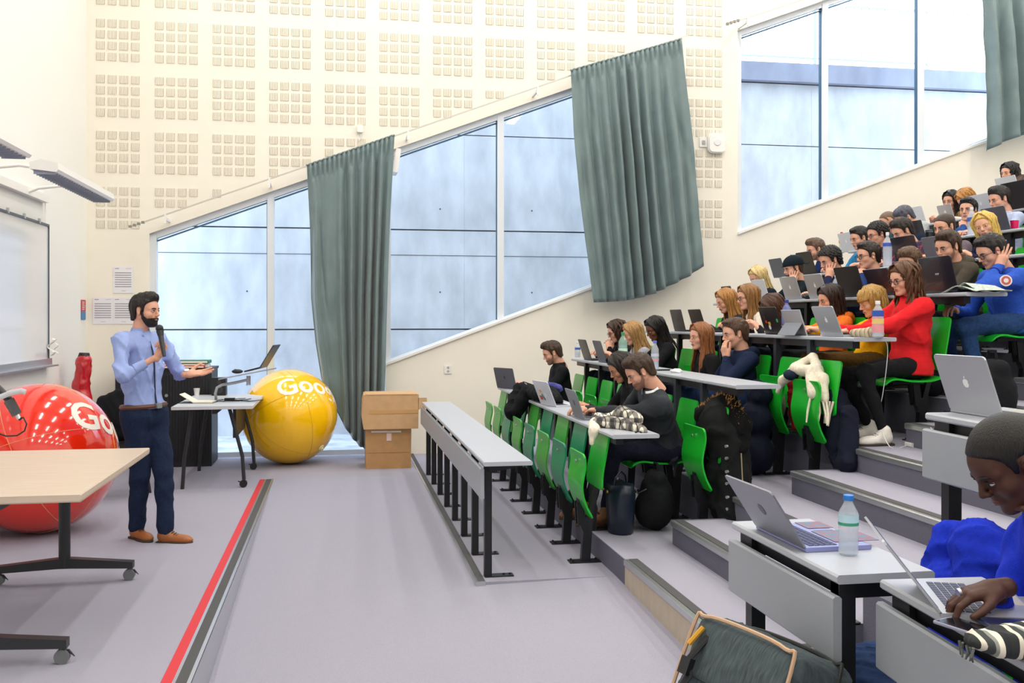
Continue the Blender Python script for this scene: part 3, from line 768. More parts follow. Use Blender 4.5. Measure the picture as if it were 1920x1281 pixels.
# microphone on boom over the table
t = thing('boom_microphone', 'black boom microphone with hanging cable at the left picture edge', 'microphone', (-1.95, 4.95, .80))
o0 = Vector((-1.95, 4.95, .80)); D_ = 4.85
pA, pB, pC = atD(-60, 668, D_)-o0, atD(18, 752, D_)-o0, atD(32, 778, D_)-o0
q = MB(); q.tube([(0, 0, 0), (0, 0, .012)], [.09, .085], 20); q.tube([(0, 0, .01), (0, 0, pA.z)], .008, 8); q.tube([(0, 0, pA.z), pA], .008, 8); q.build('stand', M_black, t, True)
q = MB(); q.tube([pA, pA.lerp(pB, .6), pB.lerp(pC, -.1)], [.014, .018, .019], 14); q.tube([pB-Vector((.004, 0, -.004)), pC], [.028, .026], 4); q.build('body', mat('mic_black', '#22252B', .35), t, True)
q = MB(); e1 = atD(36, 786, D_)-o0; e2 = atD(47, 785, D_)-o0; q.tube([pC, e1], .011, 10); q.build('connector', M_alu, t, True)
pts = [e1]+[atD(*p, D_)-o0 for p in ((44, 783), (50, 795), (46, 808), (32, 817), (12, 818), (-6, 812), (-40, 800))]
q = MB(); q.tube(pts, [.009]+[.0038]*7, 8); q.build('cable', M_black, t, True)
q = MB(); q.tube([atD(*p, D_-.03)-o0 for p in ((-30, 758), (0, 745), (20, 737), (40, 733), (48, 736))], .006, 8, flat=2.2); q.build('clamp_band', mat('pale_clamp', '#C9CDD3', .3), t, True)
# cabinet
t = thing('tambour_cabinet', 'black tambour cabinet between the speaker and the window', 'cabinet', (-1.86, 11.45, 0))
q = MB(); q.box(-.5, .5, -.26, .3, 0, 1.05, b=.004); q.build('body', mat('cabinet_black', '#1A1D24', .5), t)
q = MB()
for k in range(30): q.box(-.47+k*.0315, -.45+k*.0315, -.268, -.26, .06, 1.0)
o = q.build('tambour_slats', mat('cabinet_slat', '#14161B', .5), t); o['kind'] = 'stuff'
q = MB(); q.box(-.51, .51, -.275, .31, 1.05, 1.075); q.build('top_panel', mat('cabinet_black', '#1A1D24', .5), t)
q = MB(); q.tube([(.03, -.28, .78), (.03, -.268, .78)], .018, 12); q.build('lock', M_alu, t)
def slab(name, label, cat, p, sx, sy, sz, m, rz=0):
    t = thing(name, label, cat, p, rz); q = MB(); q.box(-sx/2, sx/2, -sy/2, sy/2, 0, sz, b=min(sz, sx)*.15); q.build('cover', m, t)
    q = MB(); q.box(-sx/2+.004, sx/2-.01, -sy/2-.0015, sy/2-.004, sz*.2, sz*.8); q.build('pages', mat('page_white', '#E6E3DA', .8), t); return t
slab('folder', 'red folder lying on the black cabinet', 'folder', (-1.68, 11.3, 1.076), .5, .3, .025, mat('folder_red', '#B4452E', .6))
slab('folder', 'orange-red folder on top of the red one on the cabinet', 'folder', (-1.66, 11.3, 1.102), .46, .28, .02, mat('folder_orange', '#C8603C', .6), .05)
slab('book', 'green book topmost on the black cabinet', 'book', (-1.56, 11.3, 1.124), .34, .22, .035, mat('book_green', '#1F7A62', .6), -.04)
slab('book', 'pale blue booklet stack at the cabinet corner by the window', 'book', (-1.47, 11.32, 1.076), .12, .25, .05, mat('book_blue', '#8FB0C9', .6), .3)
# white table with laptop stand
t = thing('white_table', 'white table on splayed dark legs beside the yellow ball', 'table', (-1.16, 10.35, 0)); zt = .79
q = MB(); q.box(-.37, .37, -.76, .74, zt-.03, zt, b=.004); q.build('tabletop', mat('white_laminate', '#C2C5CA', .4), t)
for sy_, yt in ((-1, -.62), (1, .52)):
    q = MB(); q.tube([(-.2, yt, zt-.03), (-.27, yt, .3), (-.29, yt, .0)], .018, 10); q.build('leg', M_dark, t, True)
    q = MB(); q.tube([(.14, yt, zt-.03), (.26, yt, .3), (.275, yt, .075)], .018, 10); L_ = q.build('leg', M_dark, t, True)
    q = MB()
    for s in (-.012, .012): q.tube([(.27, yt+s-.008, .036), (.27, yt+s+.008, .036)], .036, 18)
    q.tube([(.275, yt, .04), (.275, yt, .08)], .012, 8); q.bar((.22, yt, .06), (.26, yt, .045), .012, .01); q.build('caster', M_black, L_, True)
q = MB(); q.bar((0, -.62, zt-.06), (0, .52, zt-.06), .04, .05); q.box(.16, .19, -.5, .45, zt-.33, zt-.03); q.build('under_frame', M_dark, t)
def tb(px, py, dz=0): p = atZ(px, py, zt); p.z += dz; return p
t = thing('laptop_stand', 'grey tube laptop stand with tilted tray on the white table', 'laptop stand', tb(405, 752))
o0 = tb(405, 752); Dd = 9.75; L = lambda px, py: atD(px, py, Dd)-o0
q = MB(); q.tube([(0, 0, 0), (0, 0, .012)], .05, 18); q.tube([(0, 0, .01), L(404, 738), L(407, 727), L(416, 722), L(440, 718), L(466, 712)], .014, 12); q.build('arm', mat('stand_grey', '#A9AEB6', .4, metal=.3), t, True)
q = MB(); q.tube([L(466, 722), L(466, 705)], .02, 12); q.build('joint', mat('stand_grey', '#A9AEB6', .4, metal=.3), t, True)
a_, b_ = L(416, 709), L(511, 691); dr = (b_-a_); n_ = Vector((-ct*0, 0, 1))
q = MB(); vs = []
for p in (a_, b_):
    for s in (-.12, .16):
        for zz in (-.012, 0): vs.append(p+Vector((st, ct, 0))*s+Vector((0, 0, zz)))
q.add(vs, [(0, 1, 3, 2), (4, 6, 7, 5), (0, 4, 5, 1), (2, 3, 7, 6), (1, 5, 7, 3), (0, 2, 6, 4)]); q.build('tray', mat('stand_grey', '#A9AEB6', .4, metal=.3), t)
def lap_world(name, label, A, B, Cc, dep, mats):
    """base from A to B, lid from B to Cc, both extruded by dep in depth"""
    t = thing(name, label, 'laptop', A); dv = Vector((st, ct, 0))*dep
    for nm, p, q_, th, m in (('base', A, B, .014, mats[0]), ('lid', B, Cc, .008, mats[1])):
        d = (q_-p); nn = d.cross(dv).normalized()*th
        if nn.z < 0: nn = -nn
        q = MB(); q.add([p-A, q_-A, q_-A+dv, p-A+dv, p-A+nn, q_-A+nn, q_-A+dv+nn, p-A+dv+nn], [(0, 3, 2, 1), (4, 5, 6, 7), (0, 1, 5, 4), (1, 2, 6, 5), (2, 3, 7, 6), (3, 0, 4, 7)]); q.build(nm, m, t)
    return t
lap_world('laptop', 'black laptop open on the tilted tray of the stand', o0+L(458, 699)+Vector((0, 0, .004)), o0+L(487, 692)+Vector((0, 0, .006)), o0+L(513, 648), .3, (M_black, mat('lid_blue_black', '#263A52', .4)))
p = o0+L(445, 699); t = thing('computer_mouse', 'black mouse on the tray in front of the laptop', 'mouse', p)
q = MB(); q.ball((0, 0, .012), (.055, .032, .022), 16); q.build('shell', M_black, t, True); q = MB(); q.box(-.03, -.01, -.004, .004, .03, .037); q.build('wheel', M_grey, t)
t = thing('speaker_box', 'black speaker box on the white table behind the stand', 'speaker', atZ(410, 742, zt))
q = MB(); q.box(-.075, .075, 0, .14, 0, .19, b=.006); q.build('cabinet', M_black, t)
for zz, rr in ((.06, .045), (.14, .025)):
    q = MB(); q.tube([(0, -.006, zz), (0, .001, zz)], [rr*.8, rr], 18); q.build('driver', M_dark, t, True)
t = thing('paper_cup', 'small white paper cup on the white table', 'cup', atZ(369, 742, zt)); q = MB(); q.lathe([(.024, 0), (.033, .075), (.035, .077), (.031, .074), (.022, .004)], 20); q.build('cup_wall', M_white, t, True)
t = thing('notebook', 'open cream notebook at the left corner of the white table', 'notebook', atZ(371, 755, zt), -.1)
q = MB(); q.box(-.02, .16, -.1, .1, .002, .016); q.build('page_block', mat('cream_page', '#EFE9D6', .8), t)
q = MB(); q.prism([(-.02, .004), (-.15, .085), (-.15, .091), (-.02, .014)], -.1, .1); q.build('page_block', mat('cream_page', '#EFE9D6', .8), t)
q = MB(); q.box(-.03, .17, -.11, .11, -.0, .003); q.box(-.16, -.02, -.11, .11, 0, .003); q.build('cover', M_black, t)
q = MB(); rr = random.Random(4)
for k in range(6):
    p0 = Vector((rr.uniform(-.2, .1), rr.uniform(-.1, .1), .006)); pts = [p0]
    for j in range(9): pts.append(pts[-1]+Vector((rr.uniform(.0, .06), rr.uniform(-.05, .05), rr.uniform(-.001, .002))))
    q.tube(pts, .004, 6)
q.box(-.02, .08, -.03, .03, 0, .03); q.build('cable_tangle', M_black, None, True, tuple(atZ(425, 752, zt)), label='tangle of black cables with adapter on the white table', cat='cables')
# cardboard boxes
M_card = mat('brown_cardboard', '#B98E5E', .8, noise=.05, nscale=12, bump=.2, bscale=60); M_card2 = mat('pale_cardboard', '#C9A276', .8, noise=.05, nscale=12, bump=.2, bscale=60)
M_tape = mat('packing_tape', '#C69A62', .3)
def carton(label, x0, x1, y0, y1, z0, z1, m, flap=False):
    t = thing('cardboard_box', label, 'box', ((x0+x1)/2, (y0+y1)/2, z0), 0, 'cardboard boxes beside the curtain'); w_, d_, h_ = (x1-x0)/2, (y1-y0)/2, z1-z0
    q = MB(); v = [(-w_, -d_, 0), (w_, -d_, 0), (w_, d_, 0), (-w_, d_, 0), (-w_*1.01, -d_*1.01, h_), (w_*1.02, -d_, h_), (w_, d_, h_*1.01), (-w_*.98, d_, h_)]
    q.add(v, [(0, 3, 2, 1), (4, 5, 6, 7), (0, 1, 5, 4), (1, 2, 6, 5), (2, 3, 7, 6), (3, 0, 4, 7)]); q.build('carton_body', m, t)
    return t, w_, d_, h_
t, w_, d_, h_ = carton('lower brown cardboard box with papers on top', .293, .775, 10.68, 11.1, 0, .42, M_card)
q = MB(); q.box(-w_-.001, w_+.001, -d_-.003, -d_, .40, .425); q.box(-.02, .04, -d_-.004, -d_-.001, .3, .42); q.build('tape_strip', M_tape, t)
q = MB(); q.box(-w_+.01, w_-.02, -d_-.0022, -d_, .17, .173); q.build('crease', mat('card_shadow', '#8F6A42', .9), t)
q = MB(); q.box(-.02, .03, -d_-.006, -d_-.003, .3, .38); q.build('sticker', mat('sticker_pink', '#E7C9C4', .6), t)
t = thing('paper_sheet', 'white paper sheet folded over the edge between the boxes', 'paper', (.51, 10.69, .423))
q = MB(); q.add([(-.16, -.02, -.03), (.16, -.02, -.035), (.16, -.004, .004), (-.16, -.004, .004), (-.14, .1, .006), (.13, .1, .006)], [(0, 1, 2, 3), (3, 2, 5, 4)]); q.build('page', M_white, t)
t, w_, d_, h_ = carton('upper pale cardboard box stacked with an open side flap', .27, .85, 10.62, 11.08, .432, .80, M_card2)
q = MB(); q.box(-w_+.06, w_+.001, -d_-.004, -d_, .165, .205); q.build('tape_strip', M_tape, t)
q = MB(); q.prism([(w_, .33), (w_+.09, .33), (w_+.10, .22), (w_+.02, .21), (w_, .2)], -d_+.0, -d_+.006); q.build('flap', M_card2, t)
q = MB(); q.prism([(-w_-.02, .12), (-w_, .0), (-w_, .36), (-w_-.012, .30)], -d_+.0, -d_+.4); q.build('flap', M_card2, t)
q = MB(); q.box(-w_+.02, w_-.01, -d_-.005, d_, h_-.002, h_+.006); q.build('lid_flap', M_card2, t)
# red bag in the corner
t = thing('red_vinyl_bag', 'tall red shiny vinyl bag standing against the corner wall', 'bag', (-2.6, 10.75, 0))
v, f = blob([('c', (0, 0, .05), (0, 0, .78), .11, .10), ('c', (0, 0, .7), (.0, 0, .92), .105, .075), ('c', (.005, 0, .95), (.03, 0, 1.18), .08, .078)], h=.014, k=.05, fold=.008, ff=1.3, seed=2)
q = MB(); q.v = [tuple(x) for x in v.tolist()]; q.f = [tuple(x) for x in f.tolist()]; q.m = [0]*len(q.f); q.build('bag_body', mat('red_shiny_vinyl', '#C11A26', .22, coat=.5), t, 'all')
q = MB(); q.tube([(.03, 0, 1.22), (.032, 0, 1.262)], [.062, .05], 12); q.build('bag_mouth', M_black, t, True)
q = MB(); q.tube([(-.09, -.02, .7), (-.11, -.02, .86), (-.04, -.02, .92)], .015, 6); q.build('strap', M_black, t, True)
# chair with coat behind the presenter
t = thing('stage_chair', 'black chair behind the speaker', 'chair', (-1.95, 9.35, 0))
q = MB(); q.box(-.2, .2, -.2, .2, .44, .48, b=.01); q.build('seat', M_black, t)
q = MB(); q.box(-.2, .2, .18, .21, .6, .9, b=.01); q.build('backrest', M_black, t)
for sx in (-1, 1):
    for sy_ in (-1, 1):
        q = MB(); q.tube([(sx*.18, sy_*.18, .45), (sx*.24, sy_*.22, 0)], .012, 8); q.build('leg', M_dark, t, True)
    q = MB(); q.bar((sx*.17, .19, .46), (sx*.17, .2, .9), .02, .02); q.build('back_support', M_dark, t)
t = thing('black_coat', 'black coat hung over the chair behind the speaker', 'coat', (-1.95, 9.35, 0))
blob_obj('coat_cloth', fabric('#17191D', 'black_wool'), [('e', (0, .2, .72), (.24, .09, .24)), ('c', (-.18, .2, .85), (-.22, .15, .5), .05, .05), ('c', (.18, .2, .85), (.22, .15, .45), .05, .05), ('c', (.2, .1, .5), (.22, .0, .2), .06, .04)], t, fold=.012, h=.016)
# ================================================================ PEOPLE
def rot_to(x, z):
    x = Vector(x).normalized(); z = Vector(z); z = (z-x*z.dot(x)).normalized(); y = z.cross(x)
    return Matrix((x, y, z)).transposed()
def head_sdf(fem):
    nk = .046 if fem else .054; jw = .050 if fem else .056
    def fn(P):
        P = P.copy(); Q = P.copy(); Q[:, 1] = np.abs(Q[:, 1])
        d = d_ell(Q, (-.014, 0, .034), (.096, .076, .086))
        d = smin(d, d_ell(Q, (.022, 0, -.035), (.062, jw, .078)), .03)
        d = smin(d, d_ell(Q, (.055, 0, .025), (.034, .052, .045)), .02)
        d = smin(d, d_cap(Q, (.0, jw-.004, -.045), (.058, .016, -.09), .016, .015), .025)
        d = smin(d, d_ell(Q, (.070, 0, -.094), (.016, .018, .014)), .016)
        d = smin(d, d_cap(Q, (.079, .004, .020), (.062, .046, .016), .009, .009), .014)      # brow
        d = smin(d, d_ell(Q, (.050, .042, -.026), (.026, .020, .022)), .02)                 # cheek
        d = -smin(-d, d_ell(Q, (.088, .030, .001), (.017, .017, .013)), .012)                # socket
        d = smin(d, d_cap(Q, (.083, 0, .010), (.104, 0, -.026), .0075, .0095), .010)         # nose
        d = smin(d, d_ell(Q, (.093, .010, -.030), (.010, .007, .007)), .006)
        d = smin(d, d_ell(Q, (.077, 0, -.057), (.013, .024, .015)), .012)
        d = smin(d, d_ell(Q, (.060, .031, .001), (.0255, .016, .0155)), .006)                # lids bulge
        e = d_ell(Q, (-.006, .077, -.004), (.017, .007, .030), np.array(Matrix.Rotation(.25, 3, 'Z')@Matrix.Rotation(-.15, 3, 'Y')))
        e = np.maximum(e, -d_ell(Q, (.0, .084, .0), (.010, .006, .019)))
        d = smin(d, e, .005)
        d = smin(d, d_cap(Q, (-.024, 0, -.05), (-.045, 0, -.19), nk, nk+.004), .022)
        return d
    return fn
_cache = {}
def head_geo(fem, h):
    k = ('h', fem, h)
    if k in _cache: return _cache[k]
    v, f = surfnet(head_sdf(fem), (-.125, -.10, -.205), (.125, .10, .14), h)
    q = MB(); q.v = [tuple(p) for p in v.tolist()]; q.f = [tuple(x) for x in f.tolist()]; q.m = [0]*len(q.f)
    for s in (-1, 1):
        y = s*.0305
        q.ball((.0735, y, -.0005), (.0130, .0148, .0084), 14, 3)                                  # eyeball
        q.ball((.0842, y+.001, -.0002), (.0030, .0054, .0050), 12, 4)
        q.tube([(.0770, y-s*.0150, -.0015), (.0858, y-s*.008, .0055), (.0885, y, .0072), (.0850, y+s*.009, .0052), (.0750, y+s*.0165, -.0005)], [.0012, .0017, .0020, .0019, .0010], 6, 2)   # lash line
        q.tube([(.0770, y-s*.0150, -.003), (.0850, y-s*.006, -.0075), (.0850, y+s*.006, -.0078), (.0750, y+s*.0150, -.003)], [.001, .0013, .0013, .001], 6, 5)
        bz = .0185 if fem else .0165
        q.tube([(.0900, s*.012, bz-.001), (.0905, s*.022, bz+.003), (.0850, s*.036, bz+.004), (.0730, s*.048, bz-.002)], [.0028 if not fem else .0018, .0036 if not fem else .0024, .003 if not fem else .002, .0012], 6, 2, flat=1.3)
    lp = .0035 if not fem else .0045
    q.tube([(.0815, -.0225, -.0580), (.0890, -.010, -.0550), (.0900, 0, -.0562), (.0890, .010, -.0550), (.0815, .0225, -.0580)], [.0010, lp*.85, lp*.8, lp*.85, .0010], 8, 1)
    q.tube([(.0815, -.0220, -.0590), (.0885, -.010, -.0630), (.0897, 0, -.0640), (.0885, .010, -.0630), (.0815, .0220, -.0590)], [.0010, lp*.9, lp*1.1, lp*.9, .0010], 8, 1)
    _cache[k] = q; return q
# ---- hands: wrist at origin, fingers +x, palm -z, thumb +y (right hand)
HANDS = {'type': (25, 35, 25, .10, 35), 'flat': (5, 8, 5, .12, 25), 'open': (-4, 10, 8, .24, 48), 'grip': (62, 80, 50, .04, 20), 'fist': (78, 92, 55, .03, 18), 'rest': (30, 42, 28, .07, 26)}
def hand_geo(pose, h):
    k = ('hand', pose, h)
    if k in _cache: return _cache[k]
    a1, a2, a3, spr, th = HANDS[pose]
    prims = [('c', (-.02, 0, 0), (.02, 0, 0), .024, .026), ('c', (.015, .018, 0), (.078, .026, .002), .017, .0125), ('c', (.015, .004, 0), (.084, .009, .004), .017, .0125), ('c', (.015, -.008, 0), (.080, -.009, .003), .017, .012), ('c', (.015, -.018, 0), (.072, -.026, .0), .016, .011), ('c', (.02, .0, .001), (.066, .0, .002), .018, .015)]
    fing = []
    for i, (bx, by, bz, ls) in enumerate(((.080, .027, .001, (.042, .026, .020)), (.086, .009, .003, (.046, .029, .021)), (.081, -.009, .002, (.042, .027, .021)), (.073, -.026, -.001, (.033, .021, .018)))):
        p = Vector((bx, by, bz)); a = 0; yaw = (1.5-i)*spr; r = .0098 if i < 3 else .0086
        for L, da in zip(ls, (a1, a2, a3)):
            a += math.radians(da+(i-1)*2)
            q = p+Vector((math.cos(a)*math.cos(yaw), math.cos(a)*math.sin(yaw) if a < 1.6 else 0, -math.sin(a)))*L
            fing.append((p.copy(), q.copy(), r, r*.88)); p = q; r *= .9
    ta = math.radians(th); p = Vector((.018, .022, -.004)); 
    dirs = [(math.cos(ta), math.sin(ta), -.35), (math.cos(ta*.7), math.sin(ta*.7), -.30), (math.cos(ta*.3), math.sin(ta*.3), -.25)]
    if pose in ('grip', 'fist'): dirs = [(.75, .45, -.5), (.75, -.05, -.65), (.55, -.65, -.5)]
    tb_ = []; r = .0145
    for L, d in zip((.040, .033, .026), dirs):
        q = p+Vector(d).normalized()*L; tb_.append((p.copy(), q.copy(), r, r*.82)); p = q; r *= .82
    def fn(P):
        d = None
        for pr in prims:
            e = d_cap(P, *pr[1:]); d = e if d is None else smin(d, e, .012)
        for j, (p, q, ra, rb) in enumerate(fing):
            e = d_cap(P, p, q, ra, rb); 
            d = smin(d, e, .006 if j % 3 == 0 else .002)
        for j, (p, q, ra, rb) in enumerate(tb_): d = smin(d, d_cap(P, p, q, ra, rb), .012 if j == 0 else .004)
        return d
    v, f = surfnet(fn, (-.05, -.09, -.13), (.20, .13, .05), h)
    q = MB(); q.v = [tuple(p) for p in v.tolist()]; q.f = [tuple(x) for x in f.tolist()]; q.m = [0]*len(q.f)
    if h < .004:
        for j in (2, 5, 8, 11):
            p, e, ra, rb = fing[j]; dd = (e-p).normalized(); nn = Vector((-dd.z*-1, 0, dd.x)) if True else 0
            nn = Vector((dd.x, dd.y, dd.z)).cross(Vector((0, 1, 0))) * -1; nn.normalize()
            if nn.dot(Vector((0, 0, 1))) < 0 and abs(dd.z) < .7: nn = -nn
            c = e-dd*.001+nn*(rb*.80); q.ball(tuple(c), (.0062, .0052, .0030), 8, 5)
    _cache[k] = q; return q
# ---- hair
def zmin_fn(x, pts):
    xs, zs_ = zip(*pts); return np.interp(x, xs, zs_)
SHORT = [(-.13, -.07), (-.07, -.075), (-.04, -.055), (-.028, .0), (-.022, .026), (.008, .028), (.014, -.012), (.028, -.012), (.034, .035), (.05, .055), (.075, .072), (.11, .09)]
LONGF = [(-.13, -.09), (-.03, -.09), (.0, -.05), (.02, .0), (.04, .035), (.06, .058), (.08, .075), (.11, .09)]
def hair_geo(style, seed=0):
    k = ('hair', style, seed)
    if k in _cache: return _cache[k]
    rnd = random.Random(seed+5); base = head_sdf(False)
    long_ = style in ('long', 'wavy', 'fringe', 'braids', 'bob', 'pony')
    thick = {'buzz': .004, 'short': .011, 'quiff': .012, 'curly': .020, 'cap': .010, 'bald': .0025, 'side': .013}.get(style, .013)
    line = LONGF if long_ else SHORT
    if style == 'bald': line = [(x, z+(.02 if x < 0 else .05)) for x, z in SHORT]
    def fn(P):
        Q = P.copy(); Q[:, 1] = np.abs(Q[:, 1])
        d = d_ell(Q, (-.014, 0, .034), (.096, .077, .086)); d = smin(d, d_cap(Q, (-.03, 0, -.02), (-.045, 0, -.085), .058, .050), .03)
        d = smin(d, d_ell(Q, (.050, 0, .028), (.036, .054, .045)), .02)
        d = d-thick
        if style in ('quiff', 'side', 'short'):
            s = {'quiff': .022, 'side': .018, 'short': .006}[style]
            y0 = .02 if style == 'side' else 0
            d = smin(d, d_ell(P, (.040, y0, .105), (.050, .052, .012+s)), .03)
            # comb ridges
            d = d+.0022*np.sin(P[:, 1]*420+8*np.sin(P[:, 0]*40)+seed)*np.clip((P[:, 2]-.03)*30, 0, 1)
            d = d+.003*np.sin(P[:, 0]*130+5*np.sin(P[:, 1]*60)+seed)
        if style == 'curly': d = d+.008*np.sin(P[:, 0]*190+seed)*np.sin(P[:, 1]*185+1)*np.sin(P[:, 2]*200)+.003*np.sin(P[:, 0]*420+P[:, 2]*300)
        if style in ('wavy',): d = d+.005*np.sin(P[:, 0]*120+4*np.sin(P[:, 2]*50)+seed)*np.sin(P[:, 1]*110)
        if style == 'long' or style == 'fringe' or style == 'bob': d = d+.0018*np.sin(np.arctan2(P[:, 1], P[:, 0]+.02)*60+8*P[:, 2]*10)
        if style == 'braids': d = d+.004*np.sin(P[:, 1]*330)*np.cos(P[:, 0]*40)
        zm = zmin_fn(Q[:, 0], line)
        if style == 'fringe': zm = np.where((Q[:, 0] > .045), .028+.25*np.maximum(0, -.0+Q[:, 1]*-.1), zm)
        g = (zm-P[:, 2])*.75
        d = -smin(-d, -g, .008)
        # keep the ears clear on short cuts
        if not long_: d = np.maximum(d, -d_ell(Q, (-.004, .082, -.004), (.022, .016, .034)))
        return d
    v, f = surfnet(fn, (-.15, -.12, -.13), (.14, .12, .17), .0052)
    q = MB(); q.v = [tuple(p) for p in v.tolist()]; q.f = [tuple(x) for x in f.tolist()]; q.m = [0]*len(q.f)
    if long_ and style != 'pony':
        L = {'long': .40, 'wavy': .36, 'fringe': .30, 'braids': .33, 'bob': .20}[style]
        n = 72 if style != 'braids' else 44
        for i in range(n):
            sgn = 1 if i % 2 else -1; u = (i//2)/(n/2-1)
            phi = math.radians(42+138*u)                       # from temple round to the back
            cx, sy = math.cos(phi), math.sin(phi)*sgn
            LL = L*(1-.2*rnd.random()); pts = []; rs = []; jit = rnd.uniform(-.008, .009); rk = rnd.uniform(.7, 1.1)
            wv = rnd.uniform(0, 6.28); am = {'wavy': .016, 'long': .004, 'fringe': .005, 'braids': .004, 'bob': .004}[style]
            z0 = .118
            for j in range(12):
                t = j/11; z = z0-t*(LL+.078)-.0
                # radius of the silhouette at this height
                if z > .03: rr = .016+.090*math.sqrt(max(0, 1-((z-.03)/.100)**2))
                else: rr = .104-.010*min(1, (.03-z)/.1)+.02*max(0, min(1, (-.12-z)/.15))
                rr += jit*min(1, t*5); x = -.018+rr*cx*(1.0 if cx < 0 else .74); y = rr*sy*.92
                if z < -.12: x += (-.12-z)*(.35 if cx > -.2 else -.12)*(.6 if cx < -.2 else .5)
                x += am*math.sin(wv+t*15); y += am*math.cos(wv*1.3+t*13)
                if j == 0: x *= .6; y *= .6; z += .015
                pts.append((x, y, z))
                r = (.0135*rk if style != 'braids' else .0065)*(1-.35*t)*(1 if j not in (0,) else .6); rs.append(r if j < 11 else r*.3)
            q.tube(pts, rs, 6, 0, cap=True, flat=.7)
    if style == 'fringe':
        for i in range(15):
            y = -.052+.104*i/14
            q.tube([(.045, y*.7, .115), (.088-abs(y)*.35, y, .085), (.100-abs(y)*.6, y, .055), (.101-abs(y)*.62, y+.002*math.sin(i*3), .022)], [.009, .010, .008, .002], 6, 0, flat=.6)
    if style in ('long', 'wavy', 'bob', 'braids'):
        for i in range(16):     # swept front locks from the parting
            s = 1 if i % 2 else -1; k_ = (i//2)/7
            q.tube([(.050-.05*k_, s*.006, .128-.0*k_), (.066-.05*k_, s*.032, .115), (.062-.045*k_, s*.062, .075), (.036-.03*k_, s*.080, .025), (.020-.03*k_, s*.086, -.04)], [.006, .011, .012, .011, .008], 6, 0, flat=.6)
    if style == 'pony':
        q.tube([(-.10, 0, .06), (-.135, 0, .02), (-.14, 0, -.06), (-.12, 0, -.15)], [.02, .03, .024, .006], 8, 0)
        for i in range(14):
            a = rnd.uniform(-.5, .5); q.tube([(-.10, a*.03, .06), (-.14, a*.05, .02), (-.145, a*.06, -.07), (-.12, a*.05, -.19)], [.008, .010, .009, .002], 6, 0)
    _cache[k] = q; return q
def beard_geo(full):
    k = ('beard', full)
    if k in _cache: return _cache[k]
    base = head_sdf(False); th = .0065 if full else .0022
    def fn(P):
        Q = P.copy(); Q[:, 1] = np.abs(Q[:, 1]); d = base(P)-th
        d = d+.0010*np.sin(P[:, 0]*600)*np.sin(P[:, 1]*560)*np.sin(P[:, 2]*580)
        top = np.interp(Q[:, 0], [-.02, .018, .03, .05, .066, .11], [.02, .005, -.035, -.055, -.052, -.043]); g1 = (P[:, 2]-top)*.8
        g2 = (.012-Q[:, 0])*.9+(np.clip(-P[:, 2]-.05, 0, 1))*.35
        lips = -d_ell(Q, (.092, 0, -.0590), (.016, .0225, .0085)); under = (-.118-P[:, 2])+np.clip(.06-Q[:, 0], 0, 1)*-.35
        return np.maximum(np.maximum(np.maximum(d, g1), np.maximum(g2, lips)), under)
    v, f = surfnet(fn, (-.02, -.09, -.13), (.12, .09, .03), .0032 if full else .0036)
    q = MB(); q.v = [tuple(p) for p in v.tolist()]; q.f = [tuple(x) for x in f.tolist()]; q.m = [0]*len(q.f)
    _cache[k] = q; return q
def cap_geo():
    if 'capg' in _cache: return _cache['capg']
    def fn(P):
        d = d_ell(P, (-.014, 0, .042), (.114, .094, .096)); return np.maximum(d, (.028+P[:, 0]*.12)-P[:, 2])
    v, f = surfnet(fn, (-.15, -.12, .0), (.13, .12, .17), .006)
    q = MB(); q.v = [tuple(p) for p in v.tolist()]; q.f = [tuple(x) for x in f.tolist()]; q.m = [0]*len(q.f)
    q.sheet(lambda u, v: (-.105-.085*v*math.sin(math.pi*(.12+.76*u)), -.075+.15*u, .020-.012*v+.012*math.sin(math.pi*u)), 12, 5, 0, .004)
    q.ball((-.014, 0, .139), (.008, .008, .004), 8); q.tube([(.098, -.045, .040), (.100, 0, .040), (.098, .045, .040)], .004, 6)
    _cache['capg'] = q; return q
def glasses_geo():
    if 'gl' in _cache: return _cache['gl']
    q = MB()
    for s in (-1, 1):
        c = Vector((.098, s*.031, -.002))
        q.tube([c+Vector((-.004*abs(math.sin(a)), math.cos(a)*.0225, math.sin(a)*.018)) for a in [2*math.pi*j/20 for j in range(21)]], .0020, 6, cap=False)
        q.tube([(.096, s*.053, .004), (.04, s*.076, .006), (-.004, s*.083, .006), (-.02, s*.082, -.01)], .0018, 6)
    q.tube([(.099, -.009, .003), (.102, 0, .006), (.099, .009, .003)], .0018, 6)
    _cache['gl'] = q; return q
def shoe_geo():
    if 'shoe' in _cache: return _cache['shoe']
    v, f = blob([('e', (0, 0, .05), (.06, .038, .05)), ('e', (.09, 0, .034), (.075, .042, .034)), ('e', (.15, .003, .028), (.05, .036, .026)), ('c', (0, 0, .06), (-.005, 0, .10), .042, .040)], h=.009, k=.03, floor_z=.012)
    q = MB(); q.v = [tuple(p) for p in v.tolist()]; q.f = [tuple(x) for x in f.tolist()]; q.m = [0]*len(q.f)
    so = [(-.062, -.02), (-.05, -.036), (.02, -.034), (.09, -.044), (.16, -.038), (.198, -.012), (.198, .012), (.16, .040), (.09, .046), (.02, .036), (-.05, .036), (-.062, .02)]
    q.prism(so, 0, .016, 1, None, 'z'); q.box(-.062, .0, -.032, .032, -.004, .014, 1)
    for k in range(4): q.tube([(.055+k*.016, -.022, .078-k*.008), (.06+k*.016, 0, .086-k*.009), (.055+k*.016, .022, .078-k*.008)], .003, 5, 2)
    _cache['shoe'] = q; return q
